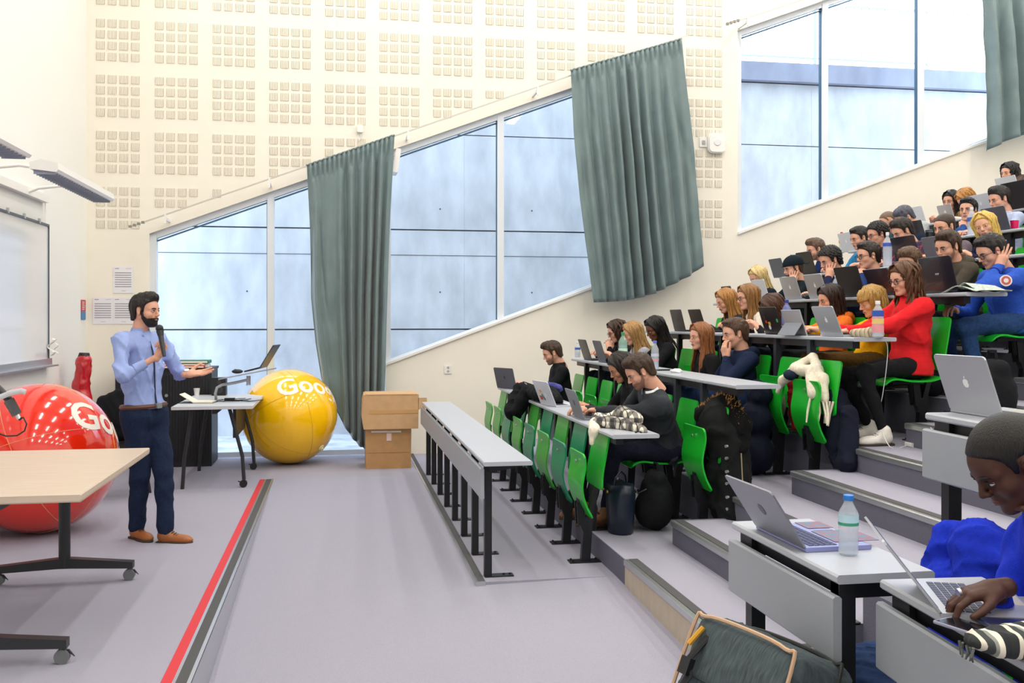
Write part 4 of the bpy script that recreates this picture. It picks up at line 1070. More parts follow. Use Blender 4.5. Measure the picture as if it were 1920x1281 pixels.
def ik(S, T, l1, l2, hint):
    S, T = Vector(S), Vector(T); d = T-S; L = min(d.length, (l1+l2)*.995); dn = d.normalized()
    a = (l1*l1-l2*l2+L*L)/(2*L); h = math.sqrt(max(0, l1*l1-a*a)); hv = Vector(hint); hv = (hv-dn*hv.dot(dn)).normalized()
    return S+dn*a+hv*h, S+dn*L
def M_hair(col): return mat('hair_'+col, col, .42, noise=.5, nscale=22, stretch=(9, 9, .7), bump=.9, bscale=40, spec=.4, detail=6)
def skinmats(sk, hairc):
    c = M_skins.get(sk, sk); cc = [int(c[i:i+2], 16)/255 for i in (1, 3, 5)]; dk = sum(cc) < 1.2
    lip = '#9E5048' if not dk else '#6B3A35'; lip = '#A9605A' if not dk else lip
    low = '#%02X%02X%02X' % tuple(int(255*x*.82) for x in cc)
    return [mat('skin_'+c, c, .5, noise=.05, nscale=25, bump=.12, bscale=500, spec=.35), mat('lips_'+lip, lip, .4), mat('brow_'+hairc, '#1C1512' if hairc < '#60' else hairc, .7),
            mat('eye_white', '#D9D3CC', .25), mat('iris', '#2A1A12', .2), mat('lid_'+low, low, .5)]
def person(label, hip, head, bf=(-1, 0), yaw=0, pitch=12, roll=0, fem=False, hair='short', hairc='#2A1C14', skin='light', top='#1A1B1E', topm=None, tr='#1B2233',
           hl=None, hr=None, pl='type', pr='type', nl=(0, 0, -1), nr=(0, 0, -1), feet=None, beard=None, glasses=None, hood=False, collar=None, crew=True, sleeve=1.0, near=False,
           shoe='#23201F', group=None, elbow=(0, 0, -1), wide=1.0, sit=True, grp='seated students', neckskin=True, fl=None, fr=None, loose=1.0, kneeb=None, scale=None, crease=1.0):
    """bf body forward (x,y); hip, head world points (hip joint centre, ear-level head centre); hl/hr wrist targets"""
    F = Vector((bf[0], bf[1], 0)).normalized(); Lf = Vector((0, 0, 1)).cross(F); Z = Vector((0, 0, 1)); hip = Vector(hip); head = Vector(head)
    base = Vector((hip.x, hip.y, hip.z-(.5 if sit else .95)))
    root = thing('person', label, 'person', base, 0, None)
    toL = lambda p: Vector(p)-base
    hip = toL(hip); hd = toL(head)
    hs = scale or (.95 if fem else 1.0)
    a = math.atan2(F.y, F.x)
    R = Matrix.Rotation(a+math.radians(yaw), 3, 'Z')@Matrix.Rotation(math.radians(pitch), 3, 'Y')@Matrix.Rotation(math.radians(roll), 3, 'X')
    HM = Matrix.Translation(hd)@(R.to_4x4())@Matrix.Scale(hs, 4)
    upper = Matrix.Rotation(a+math.radians(yaw*.5), 3, 'Z')@Matrix.Rotation(math.radians(pitch*.6), 3, 'Y')@Vector((-.042, 0, -.165))
    NB = hd+upper*hs                                         # neck base
    sp = NB-hip; spn = sp.normalized()
    lat = (Lf-spn*Lf.dot(spn)).normalized(); fw = lat.cross(spn)
    if fw.dot(F) < 0: fw = -fw
    swd = (.155 if fem else .178)*wide
    SL = NB+lat*swd-spn*.045; SR = NB-lat*swd-spn*.045
    l1, l2 = (.275, .245) if fem else (.295, .262)
    def wr(h, S, s): return toL(h) if h is not None else hip+F*.30+lat*s*.12+Z*.10
    WL = wr(hl, SL, 1); WR = wr(hr, SR, -1)
    el = elbow if isinstance(elbow, dict) else {'l': elbow, 'r': elbow}
    EL, WL = ik(SL, WL, l1, l2, Vector(el['l'])+lat*.6); ER, WR = ik(SR, WR, l1, l2, Vector(el['r'])-lat*.6)
    hh = .0036 if near else (.0052 if (head.y < 9 or head.x < 4.2) else .0062)
    mats = skinmats(skin, hairc)
    body = MB(); hg = head_geo(fem, .0036 if near else hh); body.add(hg.v, hg.f, list(hg.m), HM)
    def hand(W, E, pose, n, s):
        q = hand_geo(pose, .0028 if near else .0042); fd = (W-E).normalized()
        n = Vector(n)
        if len(pose_dir) and pose_dir.get(s): fd = Vector(pose_dir[s]).normalized()
        R_ = rot_to(fd, -n); M_ = Matrix.Translation(W)@R_.to_4x4()@Matrix.Scale(hs, 4)
        if s == 'l': M_ = M_@Matrix.Scale(-1, 4, (0, 1, 0))
        body.add(q.v, [tuple(reversed(f)) for f in q.f] if s == 'l' else q.f, list(q.m), M_)
    pose_dir = {'l': fl, 'r': fr}
    hand(WL, EL, pl, nl, 'l'); hand(WR, ER, pr, nr, 'r')
    KL, KR = None, None
    hw = .085
    HL, HR = hip+lat*hw, hip-lat*hw
    if sit:
        if feet: FL, FR = toL(feet[0]), toL(feet[1])
        else: FL = hip+F*.50+Lf*.1; FR = hip+F*.46-Lf*.1; FL.z = FR.z = .08
    else: FL, FR = toL(feet[0]), toL(feet[1])
    thl, shl = (.44, .44)
    if scale: thl *= scale; shl *= scale
    kh = Vector(kneeb) if kneeb else (F*1.0+Z*.9 if sit else F)
    KL, FL = ik(HL, FL, thl, shl, kh); KR, FR = ik(HR, FR, thl, shl, kh)
    # skin limbs under the clothes
    inner = [('c', ER, WR, .030, .024), ('c', EL, WL, .030, .024), ('c', SR, ER, .040, .032), ('c', SL, EL, .040, .032), ('c', SL, SR, .045, .045), ('c', hip, NB-spn*.06, .09, .08), ('c', HL, KL, .06, .045), ('c', HR, KR, .06, .045), ('c', KL, FL, .042, .028), ('c', KR, FR, .042, .028), ('c', HL, HR, .075, .075)]
    v, f = blob([(p[0], tuple(p[1]), tuple(p[2]), p[3]-.006, p[4]-.002) for p in inner], h=.014 if near else .021, k=.02)
    body.add(v.tolist(), [tuple(x) for x in f.tolist()], 0)
    body.build('body', mats, root, 'all')
    # clothing: jumper / shirt
    lo_ = loose
    def torso(P):
        Q = P-np.array(hip, np.float32); X = Q@np.array(fw, np.float32); Y = Q@np.array(lat, np.float32); S = Q@np.array(spn, np.float32)
        T = sp.length; t = np.clip(S/T, 0, 1)
        rx = np.interp(t, [0, .25, .55, .85, 1], np.array([.128, .112, .118, .098, .055])*lo_*(1 if not fem else .9)); ry = np.interp(t, [0, .25, .55, .82, 1], np.array([.175, .150, .162, .165, .085])*lo_*(1 if not fem else .9)*wide)
        if fem: X = X-np.interp(t, [.4, .62, .8], [0, .022, 0])*np.exp(-((np.abs(Y)-.075)/.06)**2)
        over = np.maximum(np.maximum(-S-.06, S-T*1.0), 0)
        d = (np.sqrt((X/rx)**2+(Y/ry)**2)-1)*np.minimum(rx, ry)
        return np.maximum(d, over) if False else np.where(over > 0, np.sqrt(np.maximum(d, 0)**2+over**2)+np.minimum(d, 0)*.0, d)
    ar = [(SL, EL, .058, .047), (EL, EL.lerp(WL, .90*sleeve), .047, .036), (SR, ER, .058, .047), (ER, ER.lerp(WR, .90*sleeve), .047, .036)]
    ar = [(a_, b_, ra*(lo_*.94+.06)*(1 if not fem else .88), rb*(lo_*.94+.06)*(1 if not fem else .9)) for a_, b_, ra, rb in ar]
    seed = (hash(label) % 97)/9.0 if False else (sum(map(ord, label)) % 97)/9.0
    A_ = [np.array(p, np.float32) for p in (SL, EL, WL, SR, ER, WR, hip, NB)]
    lo = np.min(A_, 0)-.21; hi = np.max(A_, 0)+.17
    cuff = [(np.array(EL.lerp(WL, .90*sleeve)), np.array((WL-EL).normalized())), (np.array(ER.lerp(WR, .90*sleeve)), np.array((WR-ER).normalized()))]
    def top_fn(P):
        d = torso(P)
        d = smin(d, d_cap(P, SL-lat*.02, SR+lat*.02, .062*(.88 if fem else 1), .062*(.88 if fem else 1)), .05)
        d = smin(d, d_cap(P, NB-spn*.05, NB-spn*.012, .085, .062), .04)
        for i, (a_, b_, ra, rb) in enumerate(ar):
            d = smin(d, d_cap(P, a_, b_, ra, rb), .035)
        if hood:
            nb = NB-fw*.06
            for dx, dy, dz, r in ((-.035, 0, .01, .06), (0, .06, .02, .042), (0, -.06, .02, .042), (.045, .065, -.005, .03), (.045, -.065, -.005, .03)):
                c = nb+fw*dx+lat*dy+spn*dz; d = smin(d, np.linalg.norm(P-np.array(c, np.float32), axis=1)-r, .03)
        elif crew:
            c = NB+spn*.0; Q = P-np.array(c, np.float32); S = Q@np.array(spn, np.float32); rr = np.sqrt((Q@np.array(fw, np.float32)+.004)**2+(Q@np.array(lat, np.float32))**2)
            d = smin(d, np.sqrt((rr-.058)**2+(S-(.035 if crew == 'high' else .004))**2)-(.012 if crew != 'high' else .014), .012 if crew != 'high' else .03)
        amp = (.011 if near else .008)*crease
        d = d+amp*folds(P, .8, seed)
        if not sit: d = np.maximum(d, .035-(P-np.array(hip, np.float32))@np.array(spn, np.float32))
        return d
    tv, tf = surfnet(top_fn, lo, hi, .010 if near else (.0135 if head.y < 9 else .016))
    q = MB(); q.v = [tuple(p) for p in tv.tolist()]; q.f = [tuple(x) for x in tf.tolist()]; q.m = [0]*len(q.f)
    tm = topm or fabric(top)
    to = q.build('top', tm, root, 'all')
    for (a_, dr, S_) in ((cuff[0][0], cuff[0][1], 1), (cuff[1][0], cuff[1][1], -1)):
        rr = ar[1][3]; a_ = Vector(a_); dr = Vector(dr); c = MB()
        c.tube([a_+dr*(-.03), a_+dr*.012+dr*rr*.6, a_+dr*(.03)+dr*rr*.6], [rr*1.03, rr*.92, rr*.86], 14); c.build('cuff', tm, to, True)
    # collar of a shirt
    if collar:
        cm = fabric(collar, bump=.1); c = MB()
        for s in (-1, 1):
            pts = []
            def cf(u, v, s=s):
                an = math.radians(175-150*u)*s; r = .058+.016*v
                p = NB+fw*(math.cos(an)*r*1.02+.004)+lat*(math.sin(an)*r)+spn*(.048-.040*v-.012*u-(.022*v*u*u))
                return p
            c.sheet(cf, 12, 3, 0, .003)
        c.build('collar', cm, to, 'all')
    # trousers
    tp = [('c', HL, KL, .088, .062), ('c', HR, KR, .088, .062), ('c', KL, KL.lerp(FL, .93), .062, .044), ('c', KR, KR.lerp(FR, .93), .062, .044), ('c', HL, HR, .10, .10), ('c', hip, hip+spn*.10, .115, .11)]
    if fem: tp = [(p[0], p[1], p[2], p[3]*.86, p[4]*.80) for p in tp]
    if not sit:
        tp = [('c', HL, KL, .100, .072), ('c', HR, KR, .100, .072), ('c', KL, KL.lerp(FL, .95), .070, .058), ('c', KR, KR.lerp(FR, .95), .070, .058), ('c', HL-lat*.02-spn*.02, HR+lat*.02-spn*.02, .118, .118),
              ('c', hip+spn*.0+lat*.045, hip+spn*.0-lat*.045, .118, .118)]
    trm = fabric(tr, noise=.2, bump=.25)
    v, f = blob([(p[0], tuple(p[1]), tuple(p[2]), p[3], p[4]) for p in tp], h=.013 if near else .02, k=.035 if sit else .018, fold=.009 if near else .007, ff=.8, seed=seed)
    q = MB(); q.v = [tuple(p) for p in v.tolist()]; q.f = [tuple(x) for x in f.tolist()]; q.m = [0]*len(q.f); q.build('trousers', trm, root, 'all')
    sg = shoe_geo(); shm = [mat('shoe_'+shoe, shoe, .45, noise=.1, nscale=20), mat('shoe_sole', '#3A2E26' if shoe < '#C' else '#E8E4DC', .7), mat('lace_'+shoe, '#1E1712' if shoe < '#C' else '#EEEEEE', .7)]
    for k, Fp in enumerate((FL, FR)):
        c = MB(); fa = a if sit else feet_yaw[k]
        c.add(sg.v, sg.f, list(sg.m), Matrix.Translation((Fp.x, Fp.y, Fp.z-.075))@Matrix.Rotation(fa, 4, 'Z')@Matrix.Scale((1.12 if not fem else 1.0) if sit else 1.02, 4)); c.build('shoe', shm, root, 'all')
    # head details
    hm = M_hair(hairc)
    if hair: 
        hg = hair_geo(hair, 1 if hash_label(label) % 2 else 2); c = MB(); c.add(hg.v, hg.f, 0, HM); ho = c.build('hair', hm, root, 'all')
    if beard:
        hg = beard_geo(beard == 'full'); c = MB(); c.add(hg.v, hg.f, 0, HM); c.build('beard', M_hair(hairc) if beard == 'full' else mat('stubble_'+hairc+skin, {'light': '#8A6350', 'tan': '#5B4335', 'pale': '#9C7560'}.get(skin, '#2A1A14'), .7, noise=.2, nscale=300), root, 'all')
    if glasses:
        hg = glasses_geo(); c = MB(); c.add(hg.v, hg.f, 0, HM); c.build('glasses', mat('glasses_frame', '#1A1818', .3), root, 'all')
    return root, dict(HM=HM, base=base, NB=NB, SL=SL, SR=SR, EL=EL, ER=ER, WL=WL, WR=WR, fw=fw, lat=lat, spn=spn, hip=hip, KL=KL, KR=KR, FL=FL, FR=FR, top=to)
def hash_label(s): return sum(map(ord, s))
feet_yaw = [0, 0]
# ================================================================ LAPTOPS, BOTTLES AND OTHER THINGS ON THE DESKS
M_key = mat('key_black', '#22242A', .5); M_scr = mat('dark_screen', '#10131A', .1)
M_laps = {'silver': M_silver, 'black': mat('lid_black', '#17181D', .35), 'grey': mat('lid_space_grey', '#5C616E', .38, metal=.4), 'navy': mat('lid_navy', '#20222F', .25, coat=.3), 'white': mat('lid_white', '#D4D8E2', .35, metal=.2), 'hp': mat('lid_pewter', '#8B8E98', .35, metal=.5), 'plum': mat('lid_plum', '#221C2C', .3, coat=.3)}
M_wlogo = mat('white_logo', '#F2F4F6', .3); M_dlogo = mat('dark_logo', '#26282C', .3)
def fruit_logo(q, s, mi):
    """small bitten-fruit emblem in the (y,z) plane"""
    pts = []
    for k in range(40):
        a = 2*math.pi*k/40; r = s*(1-.10*math.exp(-((a-math.pi/2)/.35)**2)-.07*math.exp(-((a-3*math.pi/2)/.3)**2)); y, z = r*.92*math.cos(a), r*math.sin(a)
        by, bz, br = s*1.12, s*.12, s*.42
        dy, dz = y-by, z-bz; dd = math.hypot(dy, dz)
        if dd < br: y, z = by+dy/dd*br, bz+dz/dd*br
        pts.append((-y, z))
    q.prism(pts, -.0012, .0, mi, None, 'x')
    lf = [(s*.55*math.cos(a)*.35+.0, s*1.35+s*.30*math.sin(a)) for a in [2*math.pi*k/12 for k in range(12)]]
    q.prism([(-(y*math.cos(.5)+(z-s*1.35)*math.sin(.5)), s*1.35-y*math.sin(.5)+(z-s*1.35)*math.cos(.5)) for y, z in lf], -.0012, 0, mi, None, 'x')
def laptop(label, X, Y, Z, w=.32, d=.22, lean=18, kind='silver', logo='fruit', rz=0, detail=False, keyc=None, group=None, screen=None, base=None, stickers=0):
    t = thing('laptop', label, 'laptop', (X, Y, Z+.001), rz, group); hw = w/2; m = M_laps[kind]
    q = MB(); q.box(0, d, -hw, hw, 0, .014, b=.003); q.build('base', base or m, t)
    if detail:
        q = MB(); n = 13
        for r_ in range(5):
            for c_ in range(n):
                y0 = -hw+.02+(w-.04)*c_/n; x0 = .022+r_*.0195; q.box(x0, x0+.016, y0+.001, y0+(w-.04)/n-.002, .014, .0158)
        q.build('keyboard', keyc or M_key, t); q = MB(); q.box(d-.078, d-.008, -.05, .05, .014, .0146); q.build('trackpad', mat('trackpad', '#C9C3B8', .3) if kind == 'silver' else M_key, t)
    else:
        q = MB(); q.box(.02, .12, -hw+.02, hw-.02, .014, .0155); q.build('keyboard', M_key, t)
    R_ = Matrix.Translation((.004, 0, .012))@Matrix.Rotation(math.radians(-lean), 4, 'Y')
    lh = d*.96; c_ = .012
    pr = [(-hw+c_, 0), (hw-c_, 0), (hw, .006), (hw, lh-c_), (hw-.004, lh-.004), (hw-c_, lh), (-hw+c_, lh), (-hw+.004, lh-.004), (-hw, lh-c_), (-hw, .006)]
    q = MB(); q.prism(pr, -.006, 0, 0, R_, 'x'); lid = q.build('lid', m, t)
    q = MB(); q.box(0, .0012, -hw+.012, hw-.012, .014, lh-.012, 0, R_); q.build('screen', screen or M_scr, lid)
    if logo:
        q = MB(); Lm = R_@Matrix.Translation((-.006, 0, lh*.52)); qq = MB()
        if logo in ('fruit', 'fruitd'): fruit_logo(qq, .017, 0)
        elif logo == 'ring': qq.tube([(-.001, 0, 0), (0, 0, 0)], .021, 20)
        TM = Matrix(((0, 0, -1, 0), (-1, 0, 0, 0), (0, 1, 0, 0), (0, 0, 0, 1)))
        if logo in ('fruit', 'fruitd', 'ring'): q.add(qq.v, qq.f, 0, Lm)
        if logo == 'ring': q.text('hp', .026, Lm@Matrix.Translation((-.0013, 0, 0))@TM, 1, .0003)
        if logo not in ('fruit', 'fruitd', 'ring'): q.text(logo, .026, Lm@TM, 0, .0004)
        q.build('logo', [M_dlogo if logo in ('fruitd', 'ring') else M_wlogo, m], lid)
    rr = random.Random(int(Y*100))
    for k in range(stickers):
        q = MB(); yy = rr.uniform(-hw*.8, hw*.6); zz = rr.uniform(.03, lh-.06); s = rr.uniform(.02, .04)
        if k % 2: q.box(-.0072, -.006, yy, yy+s*1.5, zz, zz+s, 0, R_)
        else: q.tube([R_@Vector((-.0072, yy, zz)), R_@Vector((-.006, yy, zz))], s*.55, 14)
        q.build('sticker', mat('sticker_%d' % (k % 5), ['#E0E3E6', '#C6402F', '#2FA36B', '#D8A32A', '#3A3F4A'][k % 5], .5), lid)
    return t
def on(px, X): return atX(px, 600, X)[1]
def lap(label, r, px, **k):
    X = DX(r)+.045; return laptop(label, X, on(px, X), DZ(r), **k)
lap('dark grey laptop in front of the man in the black turtleneck', 2, 950, kind='grey', logo='fruitd', rz=.5, lean=14)
lap('silver laptop with round stickers in front of the dark-haired woman', 2, 1028, rz=.2, kind='white', logo=None, stickers=6, lean=22)
lap('pewter laptop with a ring logo in front of the bearded man in the charcoal jumper', 2, 1086, kind='hp', logo='ring', lean=20)
lap('black laptop beside the small bottle on the third row desk', 3, 1102, kind='black', logo=None)
lap('dark grey laptop second from the wall on the third row desk', 3, 1130, kind='grey', logo=None, w=.3)
lap('black laptop at the far end of the fourth row desk with a dim logo', 4, 1275, kind='black', logo='ring', lean=14)
lap('black laptop second from the wall on the fourth row desk', 4, 1313, kind='black', logo=None)
lap('black laptop covered in small stickers on the fourth row desk', 4, 1452, kind='black', logo=None, stickers=5)
lap('silver laptop with white fruit logo in front of the orange hoodie', 4, 1560, kind='silver', w=.3, lean=22)
lap('silver laptop with white fruit logo in front of the man in the black cap', 5, 1488, kind='silver', w=.33)
lap('silver laptop with white fruit logo in front of the curly-haired man', 5, 1535, kind='silver', w=.33)
lap('large black laptop in front of the man with dark-rimmed glasses', 5, 1600, kind='black', logo=None, w=.38, d=.26)
lap('dark plum laptop leaning back behind the yellow jumper', 5, 1662, kind='plum', logo=None, w=.35, d=.23, lean=28)
lap('large glossy navy laptop in front of the man in the olive hoodie', 5, 1765, kind='navy', logo='acer', w=.38, d=.26, lean=14)
lap('pale silver laptop in front of the blonde woman with sunglasses on her head', 5, 1431, kind='white', w=.3)
lap('small black laptop farthest along the fifth row desk', 5, 1369, kind='black', logo=None, w=.26, d=.18)
lap('grey laptop at the wall end of the sixth row desk', 6, 1462, kind='grey', logo=None)
lap('black laptop in front of the man with short brown hair in the sixth row', 6, 1517, kind='black', logo=None, w=.34, d=.25)
lap('large black laptop with small white lettering on the sixth row desk', 6, 1705, kind='navy', logo='asus', w=.37, d=.26)
lap('pale grey laptop lid beside the olive hoodie man head', 6, 1760, kind='hp', logo=None)
lap('silver laptop with white fruit logo beside the red-capped bottle', 7, 1592, kind='white', w=.3)
lap('dark blue laptop in front of the man in the grey sweater', 7, 1720, kind='navy', logo=None)
lap('grey laptop in front of the blonde woman in the seventh row', 7, 1872, kind='grey', logo=None)
lap('pale laptop farthest along the eighth row desk', 8, 1722, kind='white', logo=None)
lap('small silver laptop in front of the smiling dark-haired woman', 8, 1777, kind='silver', w=.25, d=.18)
lap('white laptop with round white logo in front of the man in the pale blue shirt', 8, 1845, kind='white')
lap('black laptop at the right edge in the eighth row', 8, 1912, kind='black', logo=None, w=.36, d=.28)
lap('white laptop with small dark ring logo in the ninth row', 9, 1893, kind='white', logo='ring', w=.34)
# tablet with kickstand
X = DX(4)+.05; t = thing('tablet', 'silver tablet propped on its kickstand beside the blue bottle', 'tablet', (X, on(1497, X), DZ(4)))
RT = Matrix.Rotation(math.radians(-18), 4, 'Y'); q = MB(); q.box(-.008, 0, -.15, .15, 0, .20, 0, RT, b=.002); q.build('body', M_silver, t)
q = MB(); q.box(-.0095, -.008, -.14, .14, .004, .095, 0, Matrix.Rotation(math.radians(-17), 4, 'Y')@Matrix.Translation((-.0, 0, 0))); q.bar((-.033, .0, .10), (-.10, .0, .002), .28, .003); q.build('kickstand', mat('kickstand_grey', '#8F939C', .4, metal=.5), t)
q = MB(); q.box(.0, .16, -.15, .15, 0, .006); q.build('keyboard_cover', M_black, t)
# near laptops
laptop('open silver laptop with ring logo and blue-lit keys beside the small water bottle', 1.41, 3.0, NZ, w=.35, d=.222, lean=33, kind='hp', logo='ring', detail=True, keyc=mat('key_blue_light_tint', '#2E3560', .5), base=mat('base_blue_light_tint', '#8D93C8', .35), stickers=0, rz=.02)  # blue light on the silver base and keys is painted into their colours
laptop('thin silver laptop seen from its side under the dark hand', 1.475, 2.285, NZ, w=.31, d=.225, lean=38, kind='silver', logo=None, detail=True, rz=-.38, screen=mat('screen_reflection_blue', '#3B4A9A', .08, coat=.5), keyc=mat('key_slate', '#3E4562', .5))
laptop('silver laptop with white fruit logo on the short desk at the right edge', 2.29, 3.25, 1.25, w=.30, d=.23, lean=19, kind='silver', detail=True)
q = MB(); q.box(0, .15, -.18, -.02, .0, .0015); q.box(0.01, .1, .02, .12, 0, .0015)
# palm-rest stickers on the ring-logo laptop
setp(q.build('desk_sticker', mat('palm_sticker', '#9A4A5C', .5, col2='#2A7F9A', nscale=30), None, False, (1.54, 3.06, NZ+.0158)), 'bright patterned sticker on the palm rest of the ring-logo laptop', 'sticker')
# ---- bottles
M_pet = plastic_mat('clear_bottle_plastic', (.72, .78, .86)); M_petb = plastic_mat('blue_bottle_plastic', (.30, .38, .85)); M_petg = plastic_mat('green_tinted_plastic', (.45, .72, .60))
def bottle(label, X, Y, Z, h=.22, r=.032, pet=M_pet, cap='#DDE6F2', bands=(('#3D5FB4', .50, .64),), water=.35, group=None):
    t = thing('water_bottle', label, 'bottle', (X, Y, Z+.001)); k = h/.22
    prof = [(r*.8, 0), (r, .008*k)]
    for i in range(7): prof += [(r, (.015+i*.0165)*k), (r*.965, (.023+i*.0165)*k)]
    prof += [(r, .135*k), (r*.97, .155*k), (r*.6, .180*k), (.0135, .192*k), (.0135, .202*k)]
    q = MB(); q.lathe(prof, 20); q.build('bottle_shell', pet, t, True)
    q = MB(); q.lathe([(.0150, .200*k), (.0155, .203*k), (.0155, .218*k), (.013, .220*k)], 18); q.build('cap', mat('cap_'+cap, cap, .4), t, True)
    for j, (c, a, b_) in enumerate(bands):
        q = MB(); q.lathe([(r*1.015, a*h), (r*1.02, b_*h)], 20); q.f = q.f[:-2]; q.m = q.m[:-2]; q.build('label_band', mat('label_'+c, c, .5), t, True)
    if water:
        q = MB(); q.lathe([(r*.75, .004), (r*.9, .01), (r*.9, water*h)], 18); q.build('water', plastic_mat('water', (.55, .66, .80)), t, True)
    return t
def bot(label, row, px, **k): r_ = row; X = k.pop('X', DX(row)+.12); return bottle(label, X, on(px, X), DZ(row), **k)
bot('small clear bottle with blue label at the far end of the third row desk', 3, 1083, h=.17)
bot('green-capped clear bottle in front of the blonde woman in grey', 3, 1168, h=.30, r=.042, pet=M_petg, cap='#2E9C62', bands=(('#BFE3CF', .35, .5),), water=.6)
bot('blue-capped clear bottle beside the bearded man head', 3, 1228, h=.24, cap='#5F7FD0', bands=(('#C8D0E4', .45, .55), ('#D8A0A0', .30, .38)))
bot('blue-tinted bottle with dark blue cap behind the tablet', 4, 1475, h=.27, r=.038, pet=M_petb, cap='#2A3C9C', bands=(('#8FA0E0', .3, .6),), water=.5)
bot('clear bottle with blue and pink label in front of the red jumper', 4, 1646, h=.235, r=.036, cap='#F0F2F5', bands=(('#2F55B0', .58, .74), ('#E8C97A', .38, .52), ('#E89AA0', .15, .34)), water=.3, X=DX(4)+.09)
bot('bottle with white cap behind the black laptop lid in the fifth row', 5, 1568, h=.2, cap='#D5DDEB')
bot('red-capped bottle by the wall in the seventh row', 7, 1578, h=.25, cap='#C03030', bands=(('#C04A3A', .5, .62), ('#D9CF6A', .38, .46)))
bot('tall ribbed bottle with blue label in the sixth row', 6, 1664, h=.33, r=.042, cap='#E9EDF3', bands=(('#3558B8', .60, .70),), water=.7)
bot('clear bottle in front of the blonde woman with dark clothes', 7, 1822, h=.27, r=.04)
bottle('small half-empty water bottle with bright blue cap on the near desk', 1.53, 2.78, NZ, h=.182, r=.030, cap='#2E7FD8', bands=(('#B9D9E6', .52, .68), ('#3C9C7A', .50, .55)), water=.30)
t = thing('paper_cup', 'magenta cup at the right edge of the seventh row desk', 'cup', (DX(7)+.15, on(1902, DX(7)+.15), DZ(7))); q = MB(); q.lathe([(.028, 0), (.036, .09), (.038, .092), (.034, .088), (.026, .004)], 18); q.build('cup_wall', mat('magenta_cup', '#E01860', .4), t, True)
t = thing('travel_mug', 'dark travel mug between the laptops of the seventh row', 'mug', (DX(7)+.15, on(1742, DX(7)+.15), DZ(7))); q = MB(); q.lathe([(.034, 0), (.038, .12), (.03, .125)], 18); q.build('mug_wall', mat('mug_black', '#1E2126', .4), t, True); q = MB(); q.lathe([(.039, .10), (.040, .112)], 18); q.build('lid_ring', M_grey, t, True)
# ---- soft things
kf = fabric('#EDE4D0', 'cream_wool', bump=.6)
def soft(name, label, cat, loc, m, prims, **k):
    t = thing(name, label, cat, loc); o = blob_obj(k.pop('part', 'cloth'), m, prims, t, **k); return t
def fringe(t, m, pts, L=.09, r=.004, seed=0, part='fringe'):
    rr = random.Random(seed); q = MB()
    for p in pts:
        p = Vector(p); d = Vector((rr.uniform(-.3, .1), rr.uniform(-.5, .3), -1)).normalized()
        q.tube([p, p+d*L*.5+Vector((rr.uniform(-.01, .01), rr.uniform(-.01, .01), 0)), p+d*L], [r, r*1.1, r*.7], 6)
    q.build(part, m, t, True)
# cream scarf over the folded chair of row three
cx = DX(3)+.70; cy = SY(0)+.12; zt3 = LEV(3)+.75
t = soft('scarf', 'cream knitted scarf with long fringe draped over the folded chair', 'scarf', (cx, cy, zt3), kf,
     [('c', (-.03, .20, -.04), (.02, .10, .06), .035, .035), ('c', (.02, .10, .06), (.10, .0, .14), .035, .03), ('c', (.10, .0, .14), (.08, -.12, .06), .032, .035), ('c', (.0, .06, .05), (.05, -.1, .04), .04, .045), ('c', (.04, -.1, .04), (-.01, -.22, -.10), .045, .04),
      ('c', (.06, -.08, .04), (.08, -.20, .0), .035, .035), ('c', (.08, -.20, .0), (.05, -.27, -.14), .03, .03), ('c', (-.03, .2, -.04), (-.05, .24, -.12), .03, .02)], fold=.006, h=.011, k=.02, ff=1.5)
fringe(t, kf, [(-.03+.025*k, -.22-.012*k, -.13-.005*(k % 3)) for k in range(5)]+[(.03+.02*k, -.28-.01*k, -.15) for k in range(4)], L=.17, r=.0075, seed=3)
soft('knit_hat', 'dark navy knitted hat on the folded chair beside the cream scarf', 'hat', (cx-.02, cy+.09, zt3+.01), fabric('#1E2A3C', 'navy_knit'), [('e', (0, 0, .0), (.05, .07, .04))], h=.01)
soft('red_cloth', 'dark red scarf bunched behind the second folded chair of the third row', 'scarf', (DX(3)+.78, SY(1)-.16, LEV(3)+.62), fabric('#9B1420', 'red_wool'), [('c', (0, 0, .12), (.02, -.03, -.05), .04, .06), ('c', (.02, .0, -.05), (.03, .02, -.25), .05, .03)], fold=.01, ff=2, h=.011)
soft('navy_jacket', 'dark navy jacket hanging down beside the nearest folded chair of the third row', 'jacket', (DX(3)+.86, SY(0)-.1, LEV(3)+.2), fabric('#15192A', 'navy_jacket_cloth'), [('c', (0, 0, .42), (.0, -.05, .1), .07, .10), ('c', (.02, -.14, .32), (-.04, -.22, .0), .06, .07), ('c', (0, 0, .15), (-.03, -.12, -.06), .06, .05)], fold=.012, h=.014)
# plaid scarf on row two desk
pm = plaid('black_cream_check', '#E9E3D2', [(0, .42, '#3A3A3E', .75), (1, .42, '#2A2A30', .75), (2, .4, '#2A2A30', .6), (0, .08, '#0E0E12', .9)], 14)
Xp = DX(2)+.03
t = soft('plaid_scarf', 'black and cream checked scarf heaped on the end of the second row desk', 'scarf', (Xp+.12, on(1160, Xp+.12), DZ(2)), pm,
     [('c', (-.10, .22, .03), (.05, .10, .06), .035, .05), ('c', (.05, .10, .09), (.10, -.08, .06), .055, .045), ('c', (-.10, .05, .04), (.02, -.12, .035), .04, .035), ('c', (.02, -.12, .03), (.08, -.30, .015), .035, .022), ('c', (-.08, .2, .04), (-.13, .05, .03), .04, .035)], fold=.010, ff=1.8, h=.010, k=.02)
fringe(t, mat('dark_fringe', '#2C2E38', .9), [(.02+.015*k, -.31+.01*(k % 2), .012) for k in range(5)], L=.05, seed=5)
